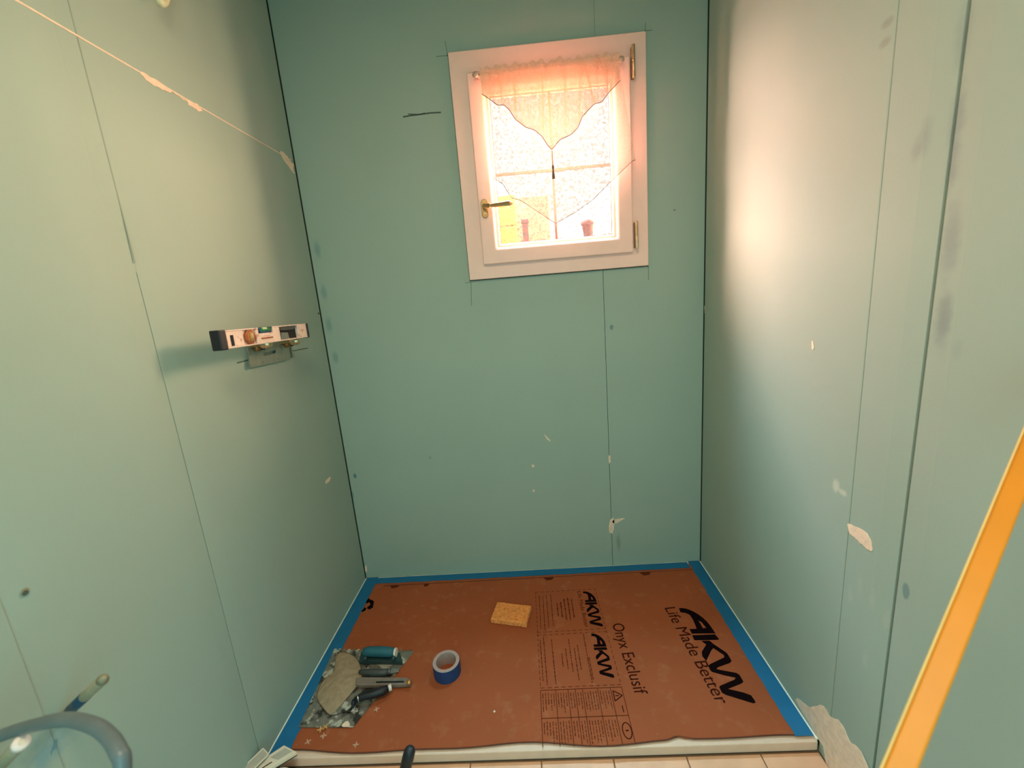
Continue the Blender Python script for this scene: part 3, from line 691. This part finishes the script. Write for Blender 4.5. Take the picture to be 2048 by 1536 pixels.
spo = mesh('sponge', vv, ff, M['sponge']); spo.matrix_world = Matrix.Translation((cen.x, cen.y, CT)) @ R.to_4x4()
tag(spo, 'orange rectangular cleaning sponge lying on the cardboard', 'sponge')

# roll of tape
a, b_ = on_plane(866, 1318, 2, .05), on_plane(919, 1316, 2, .05); rr = (b_-a).length/2
tc_ = on_plane(892, 1322, 2, .05)
tr = empty('masking_tape_roll', (tc_.x, tc_.y, CT), None, 'roll of blue masking tape with a grey core standing flat on the cardboard', 'tape')
H = .048
ri = rr*.76
MB().lathe([(ri+.003, .0), (rr, .0), (rr+.0003, H*.5), (rr, H), (ri+.003, H)], 48, close=True).build('tape_winding', M['tape_roll'], tr)
shade_auto(tr.children[0])
shade_auto(MB().lathe([(ri-.001, 0), (ri+.003, 0), (ri+.003, H+.0004), (ri-.001, H+.0004)], 48, close=True).build('core', M['core'], tr))
shade_auto(MB().lathe([(ri+.0032, H), (rr-.001, H), (rr-.001, H+.0003), (ri+.0032, H+.0003)], 48, close=True).build('dusty_side', M['core'], tr))
def crumb(px, py, r, name, label, seed, m=M['plaster']):
    rnd = random.Random(seed); c = on_plane(px, py, 2, CT+r*.7); bm = bmesh.new(); bmesh.ops.create_icosphere(bm, subdivisions=1, radius=r)
    for v in bm.verts: v.co *= rnd.uniform(.75, 1.2); v.co.z = max(v.co.z*.85, -r*.6)
    zm = min(v.co.z for v in bm.verts)
    me = bpy.data.meshes.new(name); bm.to_mesh(me); bm.free(); me.materials.append(m)
    o = link(bpy.data.objects.new(name, me)); o.location = (c.x, c.y, CT-zm); return tag(o, label, 'crumb', 'plaster crumbs on the cardboard')
crumb(893, 1361, .0085, 'plaster_crumb', 'white plaster crumb right in front of the tape roll', 1)
crumb(989, 1423, .0042, 'plaster_crumb', 'tiny white plaster crumb alone in the middle of the cardboard', 4)
# tile spacers
def spacer(px, py, sz, rot, label, m, z=CT):
    c = on_plane(px, py, 2, z+.001); b = MB(); t = sz*.17
    b.prism([(-sz, -t, 0), (-t, -t, 0), (-t, -sz, 0), (t, -sz, 0), (t, -t, 0), (sz, -t, 0), (sz, t, 0), (t, t, 0), (t, sz, 0), (-t, sz, 0), (-t, t, 0), (-sz, t, 0)], (0, 0, .003))
    o = b.build('tile_spacer', m); o.location = (c.x, c.y, z+.0002); o.rotation_euler = (0, 0, rot); return tag(o, label, 'tile spacer', 'cross tile spacers')
MS = mat('spacer_beige', rgb(206, 158, 128), .5, var=.05)
MS2 = mat('spacer_tan', rgb(214, 160, 96), .5, var=.05)
spacer(753, 1419, .0085, .5, 'cross tile spacer in front of the black trowel handle', MS)
spacer(712, 1490, .0085, .1, 'lone cross tile spacer right of the others near the front of the cardboard', MS)
spacer(616, 1484, .0085, .75, 'leftmost cross tile spacer beside the left blue tape', MS)
spacer(647, 1472, .009, .2, 'cross tile spacer just in front of the smeared trowel blade', MS)
spacer(641, 1459, .0095, .35, 'tan cross tile spacer lying over the front edge of the trowel blade', MS2, .0062)
spacer(651, 1454, .0085, 1.0, 'tan cross tile spacer furthest back on the trowel blade', MS2, .0062)

# notched trowel: blade with square teeth along back edge and right edge, teal grip on a bracket
PB = .0045
tq = [on_plane(*t, 2, PB) for t in ((668, 1300), (828, 1303), (706, 1455), (597, 1455))]   # back-left, back-right, front-right, front-left
nt = empty('notched_trowel', (tq[3].x, tq[3].y, CT), None, 'smeared steel notched trowel with a teal handle lying beside the left tape', 'trowel')
o3 = nt.location
def lerp(a, b__, t): return a+(b__-a)*t
BZ = .0012
def teeth(a, b__, nt_, depth, out):
    pts = []
    for k in range(nt_):
        t0, t1, t2 = k/nt_, (k+.5)/nt_, (k+1)/nt_
        pts += [lerp(a, b__, t0), lerp(a, b__, t0)+out*depth, lerp(a, b__, t1)+out*depth, lerp(a, b__, t1)]
    return pts
poly = []
poly += teeth(tq[0], tq[1], 17, .006, Vector((0, 1, 0)))
poly += [tq[1], lerp(tq[1], tq[2], 1), tq[3]]
poly = [(p.x-o3.x, p.y-o3.y, .0022) for p in poly]
MB().prism(poly, (0, 0, BZ)).build('blade', M['steel'], nt)
def L3(px, py, z): p = on_plane(px, py, 2, CT+z); return Vector((p.x-o3.x, p.y-o3.y, z))
# bracket (dark, long) and grip above it
MB().prism([L3(719, 1329, .0036), L3(806, 1330, .0036), L3(801, 1312, .0036), L3(723, 1311, .0036)], (0, 0, .017)).build('bracket', M['tealdark'], nt, bevel=.002)
for px in (730, 787): MB().tube([L3(px, 1319, .004), L3(px, 1316, .036)], .008, 10).build('bracket_post', M['tealdark'], nt, True)
gp = [L3(727, 1304, .040), L3(736, 1303, .040), L3(760, 1303, .042), L3(780, 1304, .040), L3(789, 1305, .039)]
MB().tube(gp, [.013, .0165, .0175, .0165, .0145], 16).build('grip', M['teal'], nt, True)
MB().tube([L3(789.5, 1305, .039), L3(793, 1305, .039)], .0152, 16).build('end_cap', M['white'], nt)
# knife with dark grey grip
kn = empty('filling_knife', L3(718, 1340, 0)+o3, None, 'filling knife with a dark grey grip and short steel neck lying across the notched trowel', 'knife')
ko = kn.location
def K3(px, py, z): p = on_plane(px, py, 2, CT+z); return Vector((p.x-ko.x, p.y-ko.y, z+CT-ko.z))
MB().tube([K3(719, 1343, .016), K3(728, 1345, .017), K3(750, 1346, .018), K3(770, 1345, .017), K3(778, 1343, .016)], [.006, .0105, .0125, .0115, .009], 14).build('grip', M['darkgrip'], kn, True)
MB().tube([K3(778.5, 1343, .016), K3(781, 1343, .016)], .0098, 14).build('ferrule', M['steel2'], kn)
MB().prism([K3(781, 1338, .014), K3(798, 1338, .006), K3(797, 1345, .006), K3(781, 1348, .014)], (0, 0, .0025)).build('neck', M['steel2'], kn)
# cutter with slot and copper end
ct = empty('tile_cutter', L3(714, 1370, 0)+o3, None, 'grey slotted cutter tool with a copper coloured end screw in front of the notched trowel', 'cutter')
co_ = ct.location
def C3(px, py, z): p = on_plane(px, py, 2, CT+z); return Vector((p.x-co_.x, p.y-co_.y, z+CT-co_.z))
MB().prism([C3(712, 1375, .0045), C3(722, 1377, .0045), C3(800, 1376, .0045), C3(822, 1374, .0045), C3(825, 1366, .0045), C3(815, 1361, .0045), C3(735, 1360, .0045), C3(713, 1361, .0045)], (0, 0, .014)).build('body', M['greybody'], ct, bevel=.003)
o = MB().prism([C3(752, 1366, .0187), C3(808, 1365, .0187), C3(808, 1362.5, .0187), C3(752, 1363.5, .0187)], (0, 0, .0006)).build('slot', M['slot'], ct)
MB().prism([C3(752, 1363.2, .0187), C3(808, 1362.2, .0187), C3(808, 1361, .0187), C3(752, 1362, .0187)], (0, 0, .0012)).build('slot_rail', M['steel2'], ct)
MB().tube([C3(818, 1365, .0185), C3(818, 1364, .0235)], .0085, 16).build('end_screw', M['copper'], ct, True)
# frosted plastic sheet over the trowel blade
pf = [(668, 1304), (690, 1300), (712, 1312), (722, 1325), (723, 1345), (729, 1356), (712, 1376), (694, 1398), (671, 1424), (660, 1435), (652, 1425), (641, 1412), (632, 1398), (633, 1384), (645, 1360), (656, 1352), (672, 1345)]
vv = []; ff = []; cx = sum(a for a, _ in pf)/len(pf); cy = sum(b2 for _, b2 in pf)/len(pf)
for s, zz in ((1, .0085), (.62, .018), (.25, .021)):
    for k, (a, b2) in enumerate(pf): vv.append(on_plane(cx+(a-cx)*s, cy+(b2-cy)*s, 2, zz+(.003*math.sin(k*1.9) if s == 1 else .002*math.sin(k*2.7+s*9))))
nn = len(pf)
for r in range(2):
    for k in range(nn): ff.append((r*nn+k, r*nn+(k+1) % nn, (r+1)*nn+(k+1) % nn, (r+1)*nn+k))
ff.append(tuple(range(2*nn, 3*nn)))
base = Vector((vv[8].x, vv[8].y, CT))
bag = mesh('plastic_bag', [v-base for v in vv], ff, M['film'], None, True); bag.location = base
sm_ = bag.modifiers.new('thick', 'SOLIDIFY'); sm_.thickness = .0015; sm_.offset = 1
s2 = bag.modifiers.new('soft', 'SUBSURF'); s2.levels = 1; s2.render_levels = 1
tag(bag, 'crumpled beige translucent plastic bag lying on the notched trowel blade', 'bag')
# pointing trowel with black handle
pt = empty('pointing_trowel', on_plane(706, 1405, 2, CT), None, 'glossy black handled trowel with a plaster smeared blade in front of the slotted cutter', 'trowel')
pt.location.z = CT; po_ = pt.location
def T3(px, py, z): p = on_plane(px, py, 2, CT+z); return Vector((p.x-po_.x, p.y-po_.y, z))
MB().tube([T3(709, 1401, .022), T3(716, 1397, .024), T3(730, 1392, .026), T3(748, 1388, .027), T3(766, 1382, .026), T3(776, 1377, .025)], [.0085, .011, .0125, .0135, .0135, .011], 16).build('handle', M['black'], pt, True)
MB().tube([T3(776.5, 1377, .025), T3(783, 1374, .025)], [.0095, .0105], 14).build('end_cap', M['white'], pt, True)
MB().tube([T3(715, 1397.5, .024), T3(717, 1396.5, .024)], .0119, 16).build('ferrule_ring', M['steel2'], pt)
MB().tube([T3(709, 1401, .022), T3(706, 1407, .02), T3(706, 1414, .010), T3(700, 1420, .0075)], [.008, .0065, .005, .004], 12).build('shank', M['black'], pt, True)
MB().prism([T3(706, 1396, .0065), T3(712, 1410, .0065), T3(708, 1424, .0065), T3(688, 1424, .0065), T3(664, 1430, .0065), T3(690, 1402, .0065)], (0, 0, .0018)).build('blade', M['steel'], pt, bevel=.0004)
flat = MB().prism([T3(683, 1451, .0042), T3(690, 1444, .0042), T3(696, 1442, .0042), T3(700, 1448, .0042), T3(698, 1454, .0042), T3(686, 1454, .0042)], (0, 0, .001))
flat.v = [v+po_-o3 for v in flat.v]; flat.build('plaster_smear', M['plaster'], nt)

# ------------------------------------------------------------------ level and tap plate on the left wall
XL = .095
ba, bb = on_plane(456, 698, 0, XL), on_plane(616, 674, 0, XL)
bt = on_plane(452, 654, 0, XL)
pa_, pb_ = on_plane(497, 690, 0, .012), on_plane(505, 736, 0, .012)
plate = empty('tap_mounting_plate', on_plane(540, 726, 0, 0), None, 'galvanised wall plate with two brass pipe fittings fixed to the left wall under the level', 'plate')
plate.location.x = 0; q0 = plate.location
def G(px, py, x): p = on_plane(px, py, 0, x); return Vector((x, p.y-q0.y, p.z-q0.z))
pp = [G(489, 668, .012), G(497, 705, .012), G(499, 734, .012), (G(501, 736, .012)), G(512, 733, .012), G(578, 719, .012), G(581, 715, .012), G(578, 690, .012), G(574, 664, .012)]
cut = [G(526, 706, .012), G(528, 712, .012), G(552, 706, .012), G(551, 700, .012)]
cv_polys = [[(-p.y, p.z) for p in pp], [(-p.y, p.z) for p in cut]]
def plate_shape():
    cv = bpy.data.curves.new('wall_plate', 'CURVE'); cv.dimensions = '2D'; cv.fill_mode = 'BOTH'; cv.extrude = .0012
    for p in cv_polys:
        s = cv.splines.new('POLY'); s.points.add(len(p)-1); s.use_cyclic_u = True
        for qq, (x, y) in zip(s.points, p): qq.co = (x, y, 0, 1)
    return cv
o = curve_mesh('wall_plate', plate_shape(), M['galv'], plate)
for v in o.data.vertices: v.co = Vector((.0115+v.co.z, -v.co.x, v.co.y))
o.data.update()
MB().prism([G(491, 690, .001), G(500, 735, .001), G(503, 735, .001), G(494, 690, .001)], (.010, 0, 0)).build('plate_flange', M['galv'], plate)
MB().prism([G(576, 690, .001), G(580, 716, .001), G(582, 716, .001), G(578, 690, .001)], (.010, 0, 0)).build('plate_flange', M['galv'], plate)
for px, py in ((502, 731), (526, 724), (557, 717), (511, 711)):
    c = G(px, py, .0127); MB().tube([c, c+Vector((.0012, 0, 0))], .0035, 10).build('rivet', M['steel2'], plate)
for k, (px, py) in enumerate(((530, 688), (588, 682))):
    c = G(px, py, .055); c0 = Vector((.0127, c.y, c.z))
    e_ = MB().tube([c0, c0+Vector((.03, 0, 0))], .0115, 6).build('pipe_elbow', M['brass'], plate)
    MB().tube([c0+Vector((.03, 0, 0)), c0+Vector((.034, 0, 0)), c0+Vector((.052, 0, 0)), c0+Vector((.060, 0, 0))], [.0115, .014, .014, .0105], 18).build('collar', M['brass2'], e_, False)
    MB().tube([c0+Vector((.015, 0, -.02)), c0+Vector((.015, 0, .03))], .009, 12).build('pipe_joint', M['brass'], e_, True)
    # dark screw under it
    s_ = c0+Vector((0, .03, -.012)); MB().tube([s_, s_+Vector((.018, 0, 0))], .008, 10).build('plate_screw', M['slot'], plate)

lev_x = (bb-ba).normalized(); lev_len = (bb-ba).length; lev_h = .0475
lev_z = Vector((1, 0, 0)).cross(lev_x)*-1
if lev_z.z < 0: lev_z = -lev_z
lev_y = lev_z.cross(lev_x)                    # towards the wall
lv = empty('spirit_level', ba, Matrix((lev_x, lev_y, lev_z)).transposed(), 'scuffed pinkish aluminium spirit level with black ends resting on the brass fittings', 'level')
DP = .022
Lm = lev_len
x_cut0, x_cut1 = Lm*.60, Lm*.86              # window for the tilt vial
c0x, c1x, cz0, cz1 = Lm*.17, Lm*.31, .006, .044
b = MB(); fl_ = .0035
# two flanges top and bottom, web pieces around the openings
b.box((.0, 0, 0), (Lm, DP, fl_)); b.box((.0, 0, lev_h-fl_), (Lm*.34, DP, lev_h)); b.box((Lm*.51, 0, lev_h-fl_), (Lm, DP, lev_h))
xs = [.0, c0x, c1x, Lm*.34, Lm*.51, x_cut0, x_cut1, Lm]
for i in range(7):
    a_, e2 = xs[i], xs[i+1]
    if i in (1, 5): continue
    top = lev_h-fl_ if i != 3 else lev_h-.017
    b.box((a_, .001, fl_), (e2, DP-.001, top))
b.build('body', M['alu'], lv, bevel=.0006, seg=1)
MB().box((c0x, .006, fl_), (c1x, DP-.006, lev_h-fl_)).build('web', M['alu'], lv)
MB().box((x_cut0, .010, fl_), (x_cut1, DP-.004, lev_h-fl_)).build('recess', M['slot'], lv)
b = MB(); b.box((-.024, -.003, -.002), (.001, DP+.002, lev_h+.002)); b.build('end_cap', M['black'], lv, bevel=.003)
MB().box((Lm-.001, -.003, -.002), (Lm+.009, DP+.002, lev_h+.001)).build('end_cap', M['black'], lv, bevel=.003)
MB().box((.018, -.0006, .006), (.028, .002, .034)).build('grip_hole', M['slot'], lv)
MB().prism([(Lm*.34, .001, lev_h), (Lm*.51, .001, lev_h), (Lm*.485, .001, lev_h-.017), (Lm*.365, .001, lev_h-.017)], (0, DP-.002, 0)).build('vial_holder', M['bluetape2'], lv)
vh = MB().tube([(Lm*.375, .004, lev_h-.006), (Lm*.475, .004, lev_h-.006)], .0062, 14).build('level_vial', M['vialgreen'], lv, True)
MB().tube([(Lm*.385, -.0005, lev_h-.004), (Lm*.43, -.0005, lev_h-.004)], .0035, 10).build('bubble', M['palecable'], vh, True)
oc = [((c0x+c1x)/2+.021*math.cos(a)*(1 if abs(math.cos(a)) < .95 else 1), lev_h/2+.0215*math.sin(a)) for a in [math.pi/8+k*math.pi/4 for k in range(8)]]
ho = MB().prism([(x, -.0015, z) for x, z in oc], (0, .008, 0)).build('plumb_vial_holder', M['amber'], lv, bevel=.0015)
MB().prism([((c0x+c1x)/2+.013*math.cos(k*math.pi/8), -.0022, lev_h/2+.015*math.sin(k*math.pi/8)) for k in range(16)], (0, .0012, 0)).build('vial_window', M['copper'], ho)
MB().tube([((c0x+c1x)/2, -.004, lev_h/2-.012), ((c0x+c1x)/2, -.004, lev_h/2+.012)], .005, 12).build('level_vial', M['tan'], ho, True)
mid = (x_cut0+x_cut1)/2
MB().prism([(x_cut0+.006, .004, fl_), (mid, .004, fl_), (mid-.004, .004, lev_h*.5), (x_cut0+.012, .004, lev_h*.55)], (0, .006, 0)).build('tilt_dial', M['steel2'], lv)
MB().prism([(x_cut0+.004, .003, lev_h-fl_), (x_cut1-.006, .003, lev_h-fl_), (x_cut1-.02, .003, lev_h-fl_-.012), (x_cut0+.010, .003, lev_h-fl_-.012)], (0, .006, 0)).build('tilt_bracket', M['darkgrip'], lv)
MB().box((Lm*.36, .0004, .013), (Lm*.50, .0012, .0175)).build('printed_scale', M['amber'], lv)
MB().box((Lm*.38, .0004, .021), (Lm*.47, .0012, .0225)).build('printed_scale', M['grey_label'], lv)

# ------------------------------------------------------------------ pipes and conduit at the lower left
cpts = [on_plane(-70, 1516, 0, 0), at_depth(-45, 1495, .60), at_depth(0, 1472, .58), at_depth(62, 1452, .56), at_depth(131, 1439, .53), at_depth(187, 1451, .50), at_depth(219, 1474, .485), at_depth(237, 1503, .47), at_depth(245, 1540, .465)]
last = cpts[-1]; cpts += [last+Vector((.0, -.03, -.08)), Vector((last.x-.03, last.y-.2, .25)), Vector((last.x-.06, last.y-.25, FL+.009))]
path = smooth_path(cpts, 10)
gc = MB().tube(path, .0082, 16).build('grey_conduit', M['conduit'], None, True)
tag(gc, 'grey flexible conduit looping out of the left wall down to the floor', 'conduit')
def stub(name, p0, p1, r, m, label, cat):
    o = empty(name, p0, None, label, cat); d = p1-p0
    MB().tube([Vector(), d*.3, d*.7, d], r, 16).build('sheath', m, o, True); return o, d
p0, p1 = on_plane(120, 1440, 0, 0), at_depth(205, 1360, .63)
cs, d = stub('cable_stub', p0, p1, .0082, M['olive'], 'cut olive grey cable end with a dark blue band behind the conduit loop', 'cable')
MB().tube([d*.3, d*.64], .0086, 16).build('tape_band', M['bluetape2'], cs, True)
MB().tube([d*.995, d*1.05], [.0082, .002], 16).build('cut_tip', M['olive'], cs, True)
p0, p1 = on_plane(-50, 1585, 0, 0), at_depth(42, 1486, .56)
ps, d = stub('pipe_stub', p0, p1, .0086, M['olive'], 'short pipe stub with a pale pink open end below the conduit loop', 'pipe')
dn = d.normalized()
MB().tube([d*.97, d+dn*.002, d+dn*.004], [.0092, .0092, .0078], 20).build('pipe_end', M['pinkcap'], ps, True)
MB().tube([d+dn*.0035, d+dn*.0048], [.004, .0035], 14).build('inner_bore', M['card_white'], ps)
# pale cable tail high on the left wall
p0 = on_plane(345, -45, 0, 0)
tl = empty('cable_tail', p0, None, 'pale loop of cable poking out of the left wall at the very top', 'cable')
q1 = [on_plane(px, py, 0, x)-p0 for px, py, x in ((345, -45, -.005), (335, -35, .02), (318, -12, .03), (321, 6, .035), (330, 2, .03), (334, -15, .03))]
MB().tube(smooth_path(q1, 6), [.0085]*(5*6+1), 12).build('cable_sheath', M['palecable'], tl, True)

# ------------------------------------------------------------------ orange straightedge leaning on the right wall
a_, b_ = at_depth(1804, 1524, .40), at_depth(2021, 992, .50)
dr = (b_-a_).normalized()
side = (ray(1900, 1245).cross(dr)).normalized(); nrm = dr.cross(side)
if nrm.dot(CAM-a_) < 0: nrm = -nrm; 
if side.x > 0: side = -side
A0 = a_-dr*((a_.z-FL)/dr.z)
tw = (W-.004-.02-a_.x)/dr.x if dr.x else 1
B0 = a_+dr*max(.5, tw)
WH, TH = .0108, .006
sr = empty('straightedge', A0, None, 'orange straightedge bar leaning across the right side close to the camera', 'straightedge')
def OR(t, s, n): return (B0-A0)*t+side*s+nrm*n
def beam(t0, t1, s0, s1, n0, n1):
    b = MB(); v = [OR(t, s, n) for t in (t0, t1) for s, n in ((s0, n0), (s1, n0), (s1, n1), (s0, n1))]
    return b.add(v, [(0, 1, 2, 3), (7, 6, 5, 4), (0, 4, 5, 1), (1, 5, 6, 2), (2, 6, 7, 3), (3, 7, 4, 0)])
beam(0.012, 1, -WH, WH*.86, -TH, TH).build('bar', M['orange'], sr, bevel=.002)
beam(0.012, 1, WH*.86, WH*1.06, -TH, TH+.001).build('lit_edge', M['orange_edge'], sr, bevel=.0015)  # light along the bar's edge, painted as a paler strip
beam(0.002, .012, -WH*1.02, WH*1.06, -TH*1.1, TH*1.1).build('end_cap', M['black'], sr)

# ------------------------------------------------------------------ mallet with black handle at the front, packets at the left front corner
h1, h0 = at_depth(821, 1496, 1.0), at_depth(811, 1536, 1.0)
dh = (h1-h0).normalized(); hb_ = h0-dh*((h0.z-(FL+.045))/dh.z)
ml = empty('rubber_mallet', (hb_.x, hb_.y, FL), None, 'rubber mallet standing on its head with its dark handle tip poking up at the front', 'mallet')
off = Vector((0, 0, .045)); Lh = (h1-hb_).length
MB().tube([off+dh*(Lh*t) for t in (0, .5, .8, .9, .97, .995, 1.004)], [.011, .0115, .0135, .0142, .0135, .0105, .004], 16).build('handle', M['black'], ml, True)
MB().tube([Vector((-.055, 0, .0322)), Vector((-.05, 0, .0322)), Vector((.05, 0, .0322)), Vector((.055, 0, .0322))], [.028, .032, .032, .028], 20).build('head', M['darkgrip'], ml, True)

def packet(name, pxs, z, th, label, m, lab=None):
    P = [on_plane(*t, 2, z) for t in pxs]; base = Vector((P[0].x, P[0].y, z-th))
    o = empty(name, base, None, label, 'packet')
    MB().prism([p-base-Vector((0, 0, th)) for p in P], (0, 0, th)).build('carton', m, o, bevel=.0015)
    return o, [p-base for p in P]
kz = .05
pk, P = packet('slim_packet', ((568, 1490), (593, 1503), (512, 1552), (480, 1548)), kz, .012, 'slim white packet with a grey label lying at the front left corner of the tray', M['card_white'])
def inset(P, u, v): return (P[0]*(1-u)+P[1]*u)*(1-v)+(P[3]*(1-u)+P[2]*u)*v
MB().prism([inset(P, .25, .05), inset(P, .8, .05), inset(P, .8, .4), inset(P, .25, .4)], (0, 0, .0004)).build('grey_label', M['grey_label'], pk)
MB().prism([inset(P, .62, .5), inset(P, .7, .5), inset(P, .72, .75), inset(P, .64, .75)], (0, 0, .0004)).build('printed_mark', M['ink2'], pk)
MB().prism([P[1]+Vector((0, 0, -.014)), P[2]+Vector((0, 0, -.014)), P[3]+Vector((0, 0, -.014)), P[0]+Vector((0, 0, -.014))], (0, 0, .0018)).build('black_base', M['black'], pk)
# white bottle that carries it
bx = on_plane(565, 1552, 2, .0); 
bo = empty('white_bottle', (.085, -.875, FL), None, 'white bottle lying under the slim packet at the front left corner', 'bottle')
Rb = .032
MB().lathe([(.02, 0), (.03, .003), (Rb, .008), (Rb, .14), (.024, .16), (.012, .17)], 24, Matrix.Translation((-.0, .03, Rb)) @ Matrix.Rotation(math.radians(97), 4, 'X')).build('bottle_body', M['white'], bo, True)
MB().lathe([(.013, 0), (.013, .025), (.01, .028)], 18, Matrix.Translation((-.0, .03, Rb)) @ Matrix.Rotation(math.radians(97), 4, 'X') @ Matrix.Translation((0, 0, .165))).build('bottle_cap', M['black'], bo, True)
p2, P = packet('clear_packet', ((526, 1497), (537, 1509), (500, 1545), (478, 1543)), .062, .004, 'thin grey packet standing behind the slim white packet beside the left wall', M['grey_label'])
for a_, b_ in ((0, 1), (1, 2), (3, 0)): MB().tube([P[a_], P[b_]], .0018, 6).build('white_seam', M['card_white'], p2)
